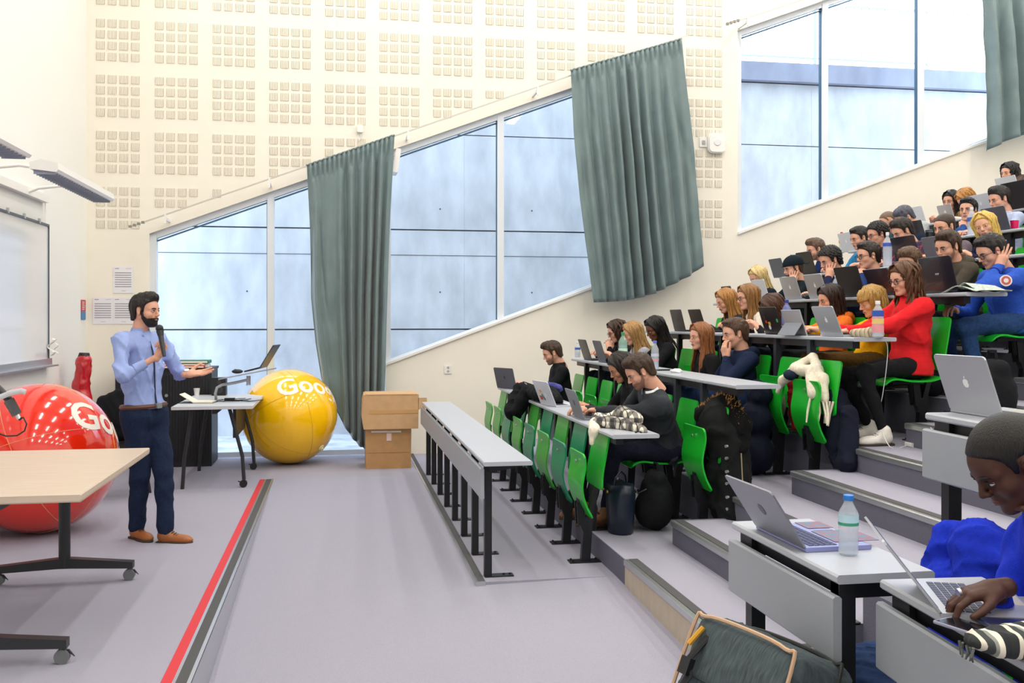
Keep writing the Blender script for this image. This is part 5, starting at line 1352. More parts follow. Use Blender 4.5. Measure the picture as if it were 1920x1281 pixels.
o = blob_obj('lining', kf, [('c', (-.14, .10, .03), (-.17, .0, -.02), .035, .04), ('c', (-.17, .0, -.02), (-.19, -.02, -.10), .03, .014)], t, fold=.006, h=.011)
soft('black_coat', 'black coat heaped over the front edge of the second row desk', 'coat', (DX(2), on(985, DX(2)), DZ(2)), fabric('#15161A', 'black_wool2'),
     [('e', (.1, -.30, .07), (.13, .38, .07)), ('c', (-.02, .12, .06), (-.10, .05, -.12), .08, .09), ('c', (.0, -.1, .06), (-.08, -.05, -.10), .07, .06), ('c', (.1, -.6, .06), (.15, -.75, .04), .05, .04)], fold=.014, h=.014)
soft('grey_hat', 'pale grey woollen hat beside the dark grey laptop', 'hat', (DX(2)+.08, on(985, DX(2)+.08)+.2, DZ(2)+.05), fabric('#AEB1BA', 'grey_knit', bump=.6), [('e', (0, 0, 0), (.07, .13, .05)), ('e', (0, -.08, .01), (.05, .06, .05))], fold=.006, h=.011)
soft('blue_cloth', 'violet blue cloth on the black coat', 'cloth', (DX(2)+.2, on(1040, DX(2)+.2), DZ(2)+.11), fabric('#4A4C90', 'violet_cloth'), [('c', (-.04, .12, .02), (.02, -.12, .01), .035, .03)], fold=.01, ff=2, h=.01)
# parka with fur hood on the back of the first chair of row two
px_ = DX(2)+.90; py_ = SY(0)-.02
t = thing('parka', 'black parka with tan fur hood and snap buttons hung on the chair back', 'coat', (px_-.02, py_-.03, LEV(2)-.13))
blob_obj('parka_cloth', fabric('#17191A', 'black_nylon', bump=.2), [('e', (-.05, .05, .85), (.10, .23, .20)), ('c', (.03, .02, .80), (.05, .0, .35), .13, .15), ('c', (-.04, .16, .78), (-.06, .20, .40), .07, .06), ('c', (.02, -.12, .82), (.02, -.16, .30), .10, .11), ('c', (.02, -.12, .5), (.03, -.16, .16), .10, .12), ('c', (-.06, -.07, .80), (-.10, -.02, .45), .06, .05)], t, fold=.014, h=.014)
v, f = blob([('c', (-.10, .12, .93), (.02, .0, 1.02), .065, .07), ('c', (.02, .0, 1.02), (.06, -.16, .88), .07, .07), ('c', (.06, -.16, .88), (.04, -.2, .75), .06, .05)], h=.012, fold=.01, ff=2)
q = MB(); q.v = [tuple(p) for p in v.tolist()]; q.f = [tuple(x) for x in f.tolist()]; q.m = [0]*len(q.f); q.build('hood', fabric('#0E0E10', 'black_fur', bump=1), t, 'all')
q = MB(); rr = random.Random(3)
for k in range(900):
    u = rr.random(); p = Vector((-.10, .12, .93)).lerp(Vector((.02, .0, 1.04)), min(1, u*2)) if u < .5 else Vector((.02, .0, 1.04)).lerp(Vector((.06, -.19, .84)), (u-.5)*2)
    p += Vector((rr.uniform(-.03, .03), rr.uniform(-.02, .02), .03)); d = Vector((rr.uniform(-.6, .5), rr.uniform(-.6, .3), 1)).normalized(); L_ = rr.uniform(.03, .055)
    q.tube([p, p+d*L_*.6, p+d*L_+Vector((0, -.006, -.004))], [.0055, .004, .0008], 4)
o = q.build('fur_trim', mat('tan_fur', '#B98A4A', .9, noise=.35, nscale=60), t, True); o['kind'] = 'stuff'
for k in range(8):
    a = .76-.082*k; q = MB(); yy = -.262-.004*k+(.03 if k % 2 else 0); q.tube([(-.07+.012*(k % 2), yy+.03, a), (-.085+.012*(k % 2), yy+.022, a)], .010, 10); q.build('snap_button', M_alu, t, True)
q = MB(); q.tube([(.0, -.292, .72), (.01, -.30, .45), (.0, -.30, .1)], .004, 6); q.build('zip', mat('brass_zip', '#A89878', .4, metal=.4), t)
soft('dark_puffer', 'dark navy puffer jacket behind the fur-hooded parka', 'jacket', (DX(3)+.55, SY(0)+.55, LEV(3)), fabric('#14182A', 'navy_nylon', bump=.2), [('e', (0, 0, .16), (.15, .16, .16)), ('e', (.02, .02, .40), (.13, .14, .15)), ('e', (.04, .0, .6), (.09, .11, .1))], fold=.012, h=.015)
# navy bucket bag
p = atZ(1155, 1005, LEV(2)); t = thing('bucket_bag', 'dark navy leather bucket bag standing on the step edge', 'bag', (p.x+.06, p.y+.1, LEV(2)))
q = MB(); n = 28; vs = []; fs = []
prof = [(.075, .10, 0), (.085, .115, .01), (.095, .125, .15), (.100, .13, .27), (.085, .125, .33)]
for (a, b_, z) in prof:
    for j in range(n):
        an = 2*math.pi*j/n; rp = 1+(.07*math.cos(an*7) if z > .28 else 0); vs.append((a*rp*math.cos(an), b_*rp*math.sin(an), z))
for i in range(len(prof)-1):
    for j in range(n): fs.append((i*n+j, i*n+(j+1) % n, (i+1)*n+(j+1) % n, (i+1)*n+j))
fs.append(tuple(range(n-1, -1, -1))); fs.append(tuple(range((len(prof)-1)*n, len(prof)*n))); q.add(vs, fs); q.build('bag_body', mat('navy_leather', '#1B2436', .35, bump=.15, bscale=120), t, 'all')
q = MB(); q.tube([(-.07, -.06, .30), (-.05, -.05, .38), (.0, 0, .42), (.05, .06, .38), (.07, .08, .30)], .006, 8); q.build('strap', mat('navy_leather', '#1B2436', .35), t, True)
q = MB(); q.tube([(-.104, -.05, .29), (-.112, -.05, .29)], .012, 12); q.tube([(-.104, .05, .29), (-.112, .05, .29)], .012, 12); q.build('eyelet', mat('brass', '#B8994C', .3, metal=.8), t)
def backpack(label, x, y, z, m, s=1, rz=0, part='pack_body'):
    t = thing('backpack', label, 'bag', (x, y, z), rz)
    blob_obj(part, m, [('e', (0, 0, .20*s), (.12*s, .15*s, .20*s)), ('e', (-.06*s, 0, .14*s), (.09*s, .12*s, .12*s)), ('c', (0, -.07*s, .36*s), (0, .07*s, .36*s), .05*s, .05*s)], t, h=.014, fold=.006)
    q = MB(); q.tube([(0, -.04*s, .41*s), (0, -.03*s, .46*s), (0, .03*s, .46*s), (0, .04*s, .41*s)], .009, 8); q.build('top_handle', m, t, True)
    q = MB(); q.tube([(-.10*s, -.09*s, .30*s), (-.14*s, -.02, .26*s), (-.13*s, .07*s, .30*s)], .004, 6); q.build('zip', M_alu, t); return t
mbp = fabric('#16181B', 'black_cordura')
backpack('black backpack on the floor under the second row seat', DX(2)+.48, SY(0)+.18, LEV(2), mbp)
backpack('black backpack on the floor behind the cream scarf', DX(4)+.20, SY(0)+.35, LEV(4), mbp)
backpack('dark backpack under the fifth row desk end', DX(5)+.1, 6.45, LEV(5), fabric('#1B1E24', 'dark_cordura'))
backpack('black backpack on the floor behind the silver laptop at the right edge', DX(5)-.05, 5.6, LEV(4)+.15, fabric('#17191D', 'dark_cordura2'), 1.1)
backpack('grey rucksack on the floor under the fourth row desk', DX(4)+.05, SY(1)+.1, LEV(4), fabric('#77726C', 'taupe_canvas'), .9)
backpack('black handbag slumped on the aisle step', 3.68, 5.5, .75, fabric('#121315', 'black_soft'), .62)
# grey backpack bottom foreground
M_bp = mat('denim_grey_canvas', '#4B585C', .95, noise=.35, nscale=22, stretch=(1, 8, 1), bump=.5, bscale=300, detail=6)
M_trim = mat('tan_piping', '#C3A283', .6)
bx, by, bz = .96, 2.60, -.03
t = thing('grey_backpack', 'big grey canvas backpack with tan zips in the bottom foreground', 'bag', (bx, by, bz), 0)
Rb = Matrix.Rotation(math.radians(-72), 3, 'Z')@Matrix.Rotation(math.radians(-24), 3, 'X')
def bpp(x, y, z): return tuple(Rb@Vector((x, y, z)))
def bpf(P):
    Q = (P-np.array((0, 0, .0), np.float32))@np.array(Rb); q3 = np.abs(Q-np.array((0, 0, .39), np.float32))-np.array((.17, .085, .33), np.float32)
    d = np.linalg.norm(np.maximum(q3, 0), axis=1)+np.minimum(q3.max(1), 0)-.045
    d = smin(d, d_ell(Q, (0, -.10, .25), (.15, .06, .17)), .04)
    return d+.006*folds(P, .8, 2)
v, f = surfnet(bpf, (-.45, -.55, -.05), (.75, .55, 1.0), .012)
q = MB(); q.v = [tuple(p) for p in v.tolist()]; q.f = [tuple(x) for x in f.tolist()]; q.m = [0]*len(q.f); q.build('bag_body', M_bp, t, 'all')
def rounded(P, n=5):
    P = [Vector(p) for p in P]; out = []
    for i in range(len(P)-1):
        p0, p1, p2, p3 = P[max(i-1, 0)], P[i], P[i+1], P[min(i+2, len(P)-1)]
        for k in range(n):
            t_ = k/n; out.append(.5*((2*p1)+(p2-p0)*t_+(2*p0-5*p1+4*p2-p3)*t_*t_+(3*p1-3*p2+p3-p0)*t_**3))
    return out+[P[-1]]
for zz in (.30, .44, .58):
    q = MB(); q.tube(rounded([bpp(-.16, -.158 if zz < .5 else -.128, zz), bpp(-.05, -.172 if zz < .5 else -.132, zz), bpp(.06, -.172 if zz < .5 else -.132, zz), bpp(.16, -.155 if zz < .5 else -.128, zz)]), .004, 5); q.build('seam', mat('seam_dark', '#2F383B', .9), t, True)
def loop(y, z0, z1, hx): return [bpp(-hx, y, (z0)+.12), bpp(-hx, y, (z1-.05)+.12), bpp(-hx+.04, y, (z1)+.12), bpp(0, y, (z1+.01)+.12), bpp(hx-.04, y, (z1)+.12), bpp(hx, y, (z1-.05)+.12), bpp(hx, y, (z0)+.12)]
q = MB(); q.tube(rounded(loop(-.127, .1, .632, .208)), .006, 6); q.build('piping', M_trim, t, True)
q = MB(); q.tube(rounded(loop(.05, .1, .645, .213)), .006, 6); q.build('zip', mat('zip_dark', '#2C2E2D', .5), t, True)
q = MB(); q.tube([bpp(-.14, -.12, (.58)+.12), bpp(-.15, -.155, (.50)+.12), bpp(-.13, -.15, (.46)+.12), bpp(-.16, -.17, (.34)+.12), bpp(-.19, -.16, (.18)+.12)], .014, 8, flat=.5); q.build('strap', mat('webbing_black', '#1E2022', .8), t, True)
q = MB(); q.tube([bpp(-.15, -.15, (.42)+.12), bpp(-.06, -.19, (.33)+.12), (bpp(.08, -.18, (.38)+.12)), bpp(.17, -.15, (.44)+.12)], [.018, .026, .026, .016], 8, flat=.45); q.build('carry_strap', M_bp, t, True)
q = MB(); q.tube([bpp(-.155, -.135, (.60)+.12), bpp(-.175, -.15, (.54)+.12)], .008, 6); q.build('zip_pull', mat('mustard', '#D8A02E', .6), t, True)
q = MB(); q.box(-.02, .02, -.01, .01, -.025, .025, 0, Matrix.Translation(bpp(-.145, -.16, (.48)+.12))@Rb.to_4x4()); q.build('buckle', M_black, t)
# newspaper on row five end, charger, papers
X = DX(5)+.02; t = thing('newspaper', 'rumpled newspaper at the end of the fifth row desk', 'newspaper', (X+.14, on(1825, X+.14), DZ(5)))
nm = mat('newsprint', '#CBD3CC', .85, col2='#8FA096', nscale=60, stretch=(1, 1, 1))
q = MB(); q.sheet(lambda u, v: (-.13+.26*u, -.22+.42*v, .006+.035*math.sin(v*math.pi)**2*(1-.6*u)+.008*math.sin(9*u+4*v)), 14, 14, 0, .004); q.build('sheets', nm, t, 'all')
q = MB(); q.sheet(lambda u, v: (-.10+.22*u, -.24+.36*v, .012+.06*max(0, 1-abs(v-.55)*2.6)*(1-.3*u)), 10, 14, 0, .002); q.build('folded_sheet', nm, t, 'all')
c0 = atX(1655, 632, DX(4)+.25); c0.z = DZ(4)+.004
t = thing('charger_cable', 'white charger cable hanging from the fourth row desk to the floor', 'cable', (0, 0, 0)); q = MB()
pts = [c0]+[atX(*a_, DX(4)+.33) for a_ in ((1664, 650), (1662, 690), (1655, 740), (1648, 785))]+[Vector((DX(4)+.30, 6.0, LEV(4)+.008)), Vector((DX(4)+.45, 6.05, LEV(4)+.008))]
q.tube(rounded(pts), .0028, 6); q.build('cord', M_white, t, True)
t = thing('charger_block', 'small white charger block on the aisle step', 'charger', (DX(4)+.50, 6.05, LEV(4))); q = MB(); q.box(-.04, .04, -.04, .04, 0, .028, b=.006); q.build('block', M_white, t); q = MB(); q.box(.04, .046, -.02, .02, .006, .02); q.build('plug_face', M_grey, t)
t = thing('phone', 'black phone on the third row desk', 'phone', (DX(3)+.14, on(1245, DX(3)+.14), DZ(3))); q = MB(); q.box(-.07, .07, -.036, .036, .0, .009, b=.002); q.build('body', M_black, t); q = MB(); q.box(-.065, .065, -.032, .032, .009, .0095); q.build('screen', M_scr, t)
t = thing('crumpled_wrapper', 'small crumpled white wrapper on the third row desk', 'wrapper', (DX(3)+.12, on(1268, DX(3)+.12), DZ(3)+.012)); blob_obj('foil', M_white, [('e', (0, 0, 0), (.05, .05, .02))], t, fold=.01, ff=4, h=.008)
X = DX(4)+.13; soft('beige_scarf', 'beige checked scarf on the fourth row desk beside the clear bottle', 'scarf', (X, on(1617, X), DZ(4)), plaid('beige_check', '#CDBD9E', [(1, .15, '#6E3A34', .8), (0, .3, '#4A4640', .5), (1, .5, '#8F8672', .4)], 20), [('c', (0, .12, .025), (.02, -.08, .03), .03, .035), ('c', (.02, -.08, .03), (.05, -.14, .02), .03, .025)], fold=.006, ff=2, h=.010)
X = DX(5)+.12; t = thing('mouse_case', 'black glossy case on the fifth row desk between the silver laptops', 'case', (X, on(1516, X), DZ(5))); q = MB(); q.ball((0, 0, .03), (.06, .11, .032), 14); q.build('shell', M_black, t, True); q = MB(); q.tube([(-.058, -.06, .03), (-.061, 0, .032), (-.058, .06, .03)], .003, 6); q.build('zip', M_grey, t)
X = DX(5)+.2; t = thing('orange_book', 'orange book lying flat between the silver laptops of the fifth row', 'book', (X, on(1508, X), DZ(5))); q = MB(); q.box(-.08, .08, -.12, .12, 0, .03, b=.003); q.build('cover', mat('orange_cover', '#D0622E', .6), t); q = MB(); q.box(-.078, .083, -.118, .118, .005, .025); q.build('pages', M_white, t)
# things on the near right desk
t = thing('striped_scarf', 'rolled black, grey and cream striped scarf with fringe on the near desk', 'scarf', (1.445, 1.875, NZ+.003), -.12)
sm = mat('scarf_stripes', '#4C5150', .95); nt = sm.node_tree; tc = nt.nodes.new('ShaderNodeTexCoord'); sx_ = nt.nodes.new('ShaderNodeSeparateXYZ'); nt.links.new(tc.outputs['Object'], sx_.inputs[0])
mm = nt.nodes.new('ShaderNodeMath'); mm.operation = 'MULTIPLY'; mm.inputs[1].default_value = 15; nt.links.new(sx_.outputs[0], mm.inputs[0]); fr_ = nt.nodes.new('ShaderNodeMath'); fr_.operation = 'FRACT'; nt.links.new(mm.outputs[0], fr_.inputs[0])
cr = nt.nodes.new('ShaderNodeValToRGB'); cr.color_ramp.interpolation = 'CONSTANT'; el = cr.color_ramp.elements; el[0].position = 0; el[0].color = (*srgb('#2A2E2F'), 1); el[1].position = .25; el[1].color = (*srgb('#D6D0C0'), 1)
for p_, c_ in ((.38, '#3A3F40'), (.55, '#8B8F88'), (.65, '#E0DACB'), (.82, '#23272A')): e_ = el.new(p_); e_.color = (*srgb(c_), 1)
nt.links.new(fr_.outputs[0], cr.inputs[0]); nt.links.new(cr.outputs[0], nt.nodes['Principled BSDF'].inputs['Base Color'])
q = blob_mb([('e', (.0, .0, .030), (.13, .055, .030)), ('e', (.10, -.01, .040), (.12, .075, .036)), ('c', (-.10, .03, .022), (.1, .07, .03), .022, .03), ('c', (-.08, -.03, .03), (.12, -.05, .045), .024, .03)], h=.007, k=.012, fold=.005, ff=2)
q.build('scarf_cloth', sm, t, 'all')
fringe(t, mat('fringe_grey', '#5A5F5C', .95), [(-.02+.018*k, -.075, .02) for k in range(8)], L=.05, r=.0035, seed=9)
fringe(t, mat('fringe_grey', '#5A5F5C', .95), [(-.13, -.02+.015*k, .02) for k in range(5)], L=.03, r=.003, seed=2)
t = thing('navy_folder', 'dark navy folder lying between the laptop and the striped scarf', 'folder', (1.60, 2.065, NZ+.001), -.1); q = MB(); q.box(-.12, .12, -.075, .09, 0, .012, b=.003); q.build('cover', mat('navy_cover', '#1F2447', .3, coat=.3), t); q = MB(); q.box(-.115, .123, -.07, .085, .003, .009); q.build('pages', M_white, t)
t = thing('phone', 'pale phone on the near desk beside the striped scarf', 'phone', (1.43, 2.06, NZ+.001), .3); q = MB(); q.box(-.035, .035, -.065, .065, 0, .008, b=.002); q.build('body', mat('phone_pale', '#8E92A8', .3), t); q = MB(); q.box(-.032, .032, -.06, .06, .008, .0086); q.build('screen', M_scr, t)
M_royal = fabric('#2038C8', 'royal_blue_fleece', bump=.5)
soft('blue_sweatshirt', 'royal blue sweatshirt hung over the chair behind the small water bottle', 'sweatshirt', (2.12, 2.98, 0), M_royal,
     [('c', (.02, .17, .86), (.0, -.02, .86), .035, .055), ('c', (-.02, .16, .84), (-.09, .20, .50), .05, .06), ('c', (.0, .02, .84), (-.02, -.10, .52), .09, .11), ('c', (.0, -.02, .85), (.10, -.24, .76), .07, .07), ('c', (.10, -.24, .76), (.14, -.32, .68), .06, .04), ('c', (-.05, .1, .7), (-.10, .0, .45), .07, .08), ('c', (-.08, .1, .5), (-.3, -.1, .42), .05, .04)], fold=.011, ff=1.3, h=.009, k=.03, part='sweatshirt_cloth')
soft('denim_jacket', 'dark blue denim jacket on the chair seat under the near desks', 'jacket', (1.78, 2.80, .45), fabric('#27406B', 'denim_blue', bump=.5), [('e', (0, 0, .04), (.26, .30, .06)), ('c', (-.1, -.2, .03), (.0, -.45, .0), .06, .05), ('c', (-.12, .1, .02), (-.2, .0, -.15), .05, .04)], fold=.01, ff=1.3, h=.012)
soft('black_jacket', 'black jacket covering the chair behind the striped scarf', 'jacket', (1.98, 2.0, .46), fabric('#15161B', 'black_cotton'), [('e', (0, 0, .03), (.26, .24, .05))], fold=.01, h=.014)
# ================================================================ PLACING THE PEOPLE
def seated(label, r, i, px, py, X=None, Y=None, **k):
    """person of row r on seat i whose head centre is seen at (px,py)"""
    t = math.tan(TH+math.atan(ray(px)))
    Yh = Y if Y else SY(i); Xh = X if X else Yh*t
    if not X and not Y:
        Xh = min(max(Xh, DX(r)+.40), DX(r)+.74)
    Yh = Xh/t
    hd = atX(px, py, Xh); lev = LEV(r)
    hx = DX(r)+.66; hip = (hx, SY(i)*.75+Yh*.25, lev+.535)
    dz = DZ(r)
    def W(p, dflt):
        if p is None: return dflt
        if len(p) == 3: return Vector(p)
        return p
    fem = k.get('fem', False)
    k.setdefault('hl', (DX(r)+.24, Yh-.10, dz+.035)); k.setdefault('hr', (DX(r)+.24, Yh+.10, dz+.035))
    for s in ('hl', 'hr'):
        v = k[s]
        if v == 'lap': k[s] = (DX(r)+.42, Yh+(-.08 if s == 'hl' else .08), lev+.62)
        elif v == 'chin': k[s] = tuple(hd+Vector((-.09, -.05 if s == 'hl' else .05, -.19)))
        elif v == 'cheek': k[s] = tuple(hd+Vector((-.06, -.085 if s == 'hl' else .085, -.175)))
    return person(label, hip, hd, **k)
E_ = dict
CHIN = dict(l=(-.4, 0, -1), r=(-.4, 0, -1))
def cheekargs(s): # hand on the cheek, fingers up along the face
    return {'p'+s: 'flat', 'f'+s: (.25, .1 if s == 'l' else -.1, 1), 'n'+s: (.3, 1 if s == 'l' else -1, 0)}
P_ = seated
P_('man in a black turtleneck alone by the wall end of the second row', 2, 7, 1035, 662, hair='quiff', hairc='#3A2718', pitch=22, beard='stub', top='#16181B', crew='high', tr='#1A1C24', hr='lap')
P_('dark-haired woman in black beside the man in the charcoal jumper', 2, 2, 1164, 690, fem=True, hair='long', hairc='#1C1412', pitch=30, top='#15161A', skin='tan')
_, I_sw = P_('bearded man in a charcoal jumper and white collar typing at the second row end', 2, 1, 1199, 697, X=DX(2)+.42, hair='side', hairc='#3B281A', pitch=32, beard='stub', top='#2C3036', topm=mat('charcoal_melange', '#2B2F36', .95, noise=.35, nscale=220, bump=.5, bscale=400), collar='#F2F2F2', crew=False, tr='#191C2C', near=True, shoe='#8A5A35', wide=1.06,
   hl=(DX(2)+.16, 7.02, DZ(2)+.045), hr=(DX(2)+.16, 7.16, DZ(2)+.045), feet=[(1.86, 6.72, .23), (1.80, 6.98, .23)])
P_('woman with dark ombre hair and glasses by the wall in the third row', 3, 7, 1156, 622, X=DX(3)+.42, fem=True, hair='wavy', hairc='#3A2519', pitch=20, glasses=True, top='#14161A', hl='chin')
P_('blonde woman in a light grey jumper in the third row', 3, 6, 1186, 626, fem=True, hair='long', hairc='#A88150', pitch=20, top='#A9ABB3', yaw=-4)
P_('woman with black braids and a black top', 3, 5, 1229, 617, fem=True, hair='braids', hairc='#120E0D', pitch=24, skin='brown', top='#131417', yaw=5, sleeve=1)
P_('woman with very long auburn hair in black', 3, 3, 1313, 632, fem=True, hair='long', hairc='#8A5630', pitch=5, top='#141416', hl='lap', hr='lap', yaw=10)
P_('young man in a navy zip hoodie with a hand on his lips', 3, 2, 1378, 626, hair='short', hairc='#4A3322', pitch=10, top='#17233F', hood=True, hl='chin', pl='rest', fl=(-.25, .2, 1), nl=(1, .3, 0), hr='lap', tr='#223356', elbow=CHIN)
P_('fair-haired woman at the wall end of the fourth row', 4, 5, 1361, 565, fem=True, hair='long', hairc='#A8763F', pitch=20, top='#23262B')
P_('woman with glasses and a cream jumper in the fourth row', 4, 4, 1402, 558, fem=True, hair='long', hairc='#8A6236', pitch=10, glasses=True, top='#DFD6C8')
P_('brown-haired woman hunched low behind the stickered laptop', 4, 3, 1449, 578, fem=True, hair='long', hairc='#4A2E20', pitch=38, top='#1C1E24')
P_('woman in an orange hoodie with shoulder-length dark hair', 4, 2, 1556, 562, fem=True, hair='bob', hairc='#2C1A16', pitch=16, top='#F0762A', hood=True, skin='light', tr='#1A2226')
P_('woman with a blonde fringe in a yellow jumper', 4, 1, 1634, 566, fem=True, hair='fringe', hairc='#B08A4A', pitch=20, yaw=-6, top='#F2B40E', tr='#5A431C', hl=(DX(4)+.26, 6.90, DZ(4)+.04), hr=(DX(4)+.26, 7.05, DZ(4)+.04))
_, I_red = P_('woman in a bright red knitted jumper with long ombre hair and glasses', 4, 0, 1694, 524, X=DX(4)+.60, fem=True, hair='wavy', hairc='#5A3A22', pitch=14, yaw=8, glasses=True, topm=mat('red_rib_knit', '#D8121C', .92, noise=.1, nscale=50, wave=34, stretch=(.2, .2, 1)), tr='#17181C', near=True, loose=1.18, crew=False,
   hl=(DX(4)+.20, 6.32, DZ(4)+.04), hr=(DX(4)+.22, 6.55, DZ(4)+.04), pl='rest', shoe='#E6E2DA', feet=[(3.64, 6.14, LEV(4)+.075), (3.74, 6.5, LEV(4)+.075)])
P_('blonde woman with sunglasses on her head by the wall in the fifth row', 5, 7, 1421, 520, fem=True, hair='long', hairc='#D8BC84', pitch=24, top='#1A2230', yaw=12)
r_, I = P_('bearded man in a backwards black cap resting his chin on a fist', 5, 6, 1487, 503, hair='buzz', hairc='#4A3020', beard='full', pitch=16, top='#111E24', hl='cheek', **cheekargs('l'), elbow=CHIN)
c = MB(); g_ = cap_geo(); c.add(g_.v, g_.f, 0, I['HM']); c.build('cap', fabric('#101E26', 'black_cap_cloth', bump=.2), r_, 'all')
P_('young man with black curly hair leaning his cheek on his hand', 5, 4, 1556, 488, hair='curly', hairc='#120E0E', pitch=22, yaw=6, top='#1D2748', hl='cheek', **cheekargs('l'), elbow=CHIN, skin='light')
P_('young man with glasses and blue shirt clasping his hands at his chin', 5, 3, 1628, 480, hair='short', hairc='#241812', pitch=8, glasses=True, top='#253A6E', collar='#16213E', hl='chin', hr='chin', pl='fist', pr='fist', elbow=CHIN)
P_('man with brown quiff whose face hides behind a laptop', 5, 2, 1706, 492, hair='quiff', hairc='#5C4430', pitch=22, yaw=22, top='#1C2028')
P_('young man in an olive hoodie with a hand at his chin', 5, 1, 1777, 463, hair='side', hairc='#3C291B', pitch=18, yaw=14, beard='stub', top='#4A443A', hood=True, hl='chin', pl='rest', fl=(.3, .5, .8), nl=(.4, .9, 0), elbow=CHIN, tr='#1D2026', near=True)
r_, I = P_('man in a bright blue sweatshirt covering his ear with one hand', 5, 0, 1858, 472, hair='curly' if False else 'short', hairc='#1A1414', pitch=26, yaw=-4, glasses=True, top='#2C52B4', topm=fabric('#2E55B8', 'mid_blue_sweat', bump=.4), tr='#27436E', near=True,
   hl=tuple(atX(1858, 472, DX(5)+.52)+Vector((-.03, -.125, -.12))), fl=(.38, -.05, 1), nl=(.15, 1, .0), pl='flat', hr=(DX(5)+.3, 6.5, LEV(5)+.62), feet=[(4.45, 6.25, LEV(5)+.075), (4.52, 6.6, LEV(5)+.075)], elbow=dict(l=(-.3, -.3, -1), r=(0, 0, -1)), loose=1.05)
pc = I['SL'].lerp(I['EL'], .45); q = MB(); dd = Vector((-.35, -.9, .15)).normalized(); q.tube([pc+dd*.050, pc+dd*.070], .040, 20, 0); q.tube([pc+dd*.070, pc+dd*.0715], .031, 20, 1)
q.tube([pc+dd*.0712, pc+dd*.0722], .016, 14, 0)
q.v = q.v; q.build('arm_badge', [mat('badge_white', '#E0D6D2', .6), mat('badge_red', '#B85A54', .6)], I['top'])
P_('man with short brown hair by the wall in the sixth row', 6, 7, 1529, 468, hair='quiff', hairc='#5A4434', pitch=18, top='#20356A', beard='stub')
P_('man with dark hair second from the wall in the sixth row', 6, 6, 1612, 447, hair='short', hairc='#1C1514', pitch=16, top='#2E7FB0', skin='light')
P_('man with thick black hair and glasses in a plaid shirt', 6, 5, 1645, 440, hair='curly', hairc='#15100F', pitch=14, glasses=True, topm=plaid('plum_plaid', '#4A1F36', [(1, .3, '#1E2748', .7), (2, .3, '#1E2748', .7), (1, .06, '#A8505A', .8), (2, .06, '#A8505A', .8)], 14))
P_('dark-haired young man looking down behind the lettered laptop', 6, 4, 1692, 434, hair='quiff', hairc='#211814', pitch=28, topm=plaid('plum_plaid', '#4A1F36', [(1, .3, '#1E2748', .7)], 14))
P_('man with a buzz cut whose eyes show over the brown hair', 6, 3, 1771, 426, hair='buzz', hairc='#3A2A20', pitch=16, yaw=16, top='#6E6470')
P_('blonde woman in dark navy leaning her tilted head on her hand', 6, 2, 1846, 424, fem=True, hair='long', hairc='#D9B45E', pitch=10, yaw=40, roll=16, top='#15193A')
P_('balding man bowed low by the wall in the seventh row', 7, 7, 1666, 417, hair='bald', hairc='#6A5440', pitch=44, top='#2E5A66')
P_('man with grey-black hair bowed over in a grey sweater', 7, 6, 1696, 408, X=DX(7)+.38, hair='side', hairc='#4A4C58', pitch=42, top='#A9AFB2')
P_('dark-haired young man staring over a hand at his mouth', 7, 5, 1815, 394, hair='short', hairc='#14131C', pitch=4, yaw=34, top='#2A4E8C', hl='chin', pl='rest', elbow=CHIN)
P_('young man in a pale blue shirt with dark quiff looking down', 7, 4, 1874, 374, hair='quiff', hairc='#1A1614', pitch=16, top='#AEBBD9', collar='#B9C4DF', crew=False)
P_('smiling woman with long black hair in the eighth row', 8, 7, 1783, 377, fem=True, hair='long', hairc='#1E1718', pitch=12, yaw=22, topm=mat('leopard_cloth', '#B98A52', .9, col2='#2C1C12', nscale=40))
P_('person with ginger hair bowed behind the dark-haired man', 8, 6, 1811, 374, X=DX(8)+.42, fem=True, hair='bob', hairc='#B07C3E', pitch=45, top='#D8D0C4')
P_('woman with dark curly hair in the back row', 9, 7, 1892, 324, fem=True, hair='wavy', hairc='#191516', pitch=12, yaw=12, top='#2A2A30')
P_('woman with brown hair cut off by the right picture edge', 9, 6, 1918, 350, X=DX(9)+.45, fem=True, hair='wavy', hairc='#4A3326', pitch=30, top='#2A2A30')
P_('person with curly auburn hair at the right edge in the eighth row', 8, 4, 1916, 366, X=DX(8)+.55, fem=True, hair='wavy', hairc='#5A3626', pitch=30, top='#35323A')
# ---- near bank: the man with the orange watch and the student with the fist
hd = atD(1893, 868, 2.50); wl = atD(1862, 1093, 2.36); wl.z = NZ+.065
r_, I = person('man in a royal blue sweatshirt with orange watch strap typing with one dark hand', (2.02, 1.95, .50), hd, bf=(-1, .12), yaw=-2, pitch=36, hair='buzz', hairc='#0E0B0A', skin='dark', topm=M_royal, tr='#151A28', near=True,
    hr=tuple(wl+Vector((.03, .02, 0))), pr='type', fr=(-1, .12, -.16), nr=(0, 0, -1), hl=tuple(hd+Vector((.055, -.085, -.19))), fl=(-.25, .25, 1), nl=(-.2, 1, 0), pl='rest', elbow=dict(l=(-.1, -.1, -1), r=(.2, .1, -1)), sleeve=.72)
for nm, rad, hh_, m in (('watch_strap', .034, .018, mat('orange_strap', '#E0652A', .6)),):
    W_, E_2 = I['WL'], I['EL']; d_ = (W_-E_2).normalized(); q = MB(); q.tube([W_-d_*.035, W_-d_*.012], [.0345, .033], 18); q.build(nm, m, r_, True)
    q = MB(); c_ = W_-d_*.024+Vector((-.9, -.3, .1)).normalized()*.034; q.tube([c_, c_+Vector((-.9, -.3, .1)).normalized()*.009], .019, 18); q.build('watch_case', M_alu, r_, True)
q = MB(); c_ = I['WR']; q.tube([c_+Vector((-.112, -.013, .002)), c_+Vector((-.119, -.013, .000))], .0092, 12); q.build('ring', M_alu, r_, True)
wl = atD(1768, 748, 3.95); wl.z = 1.305
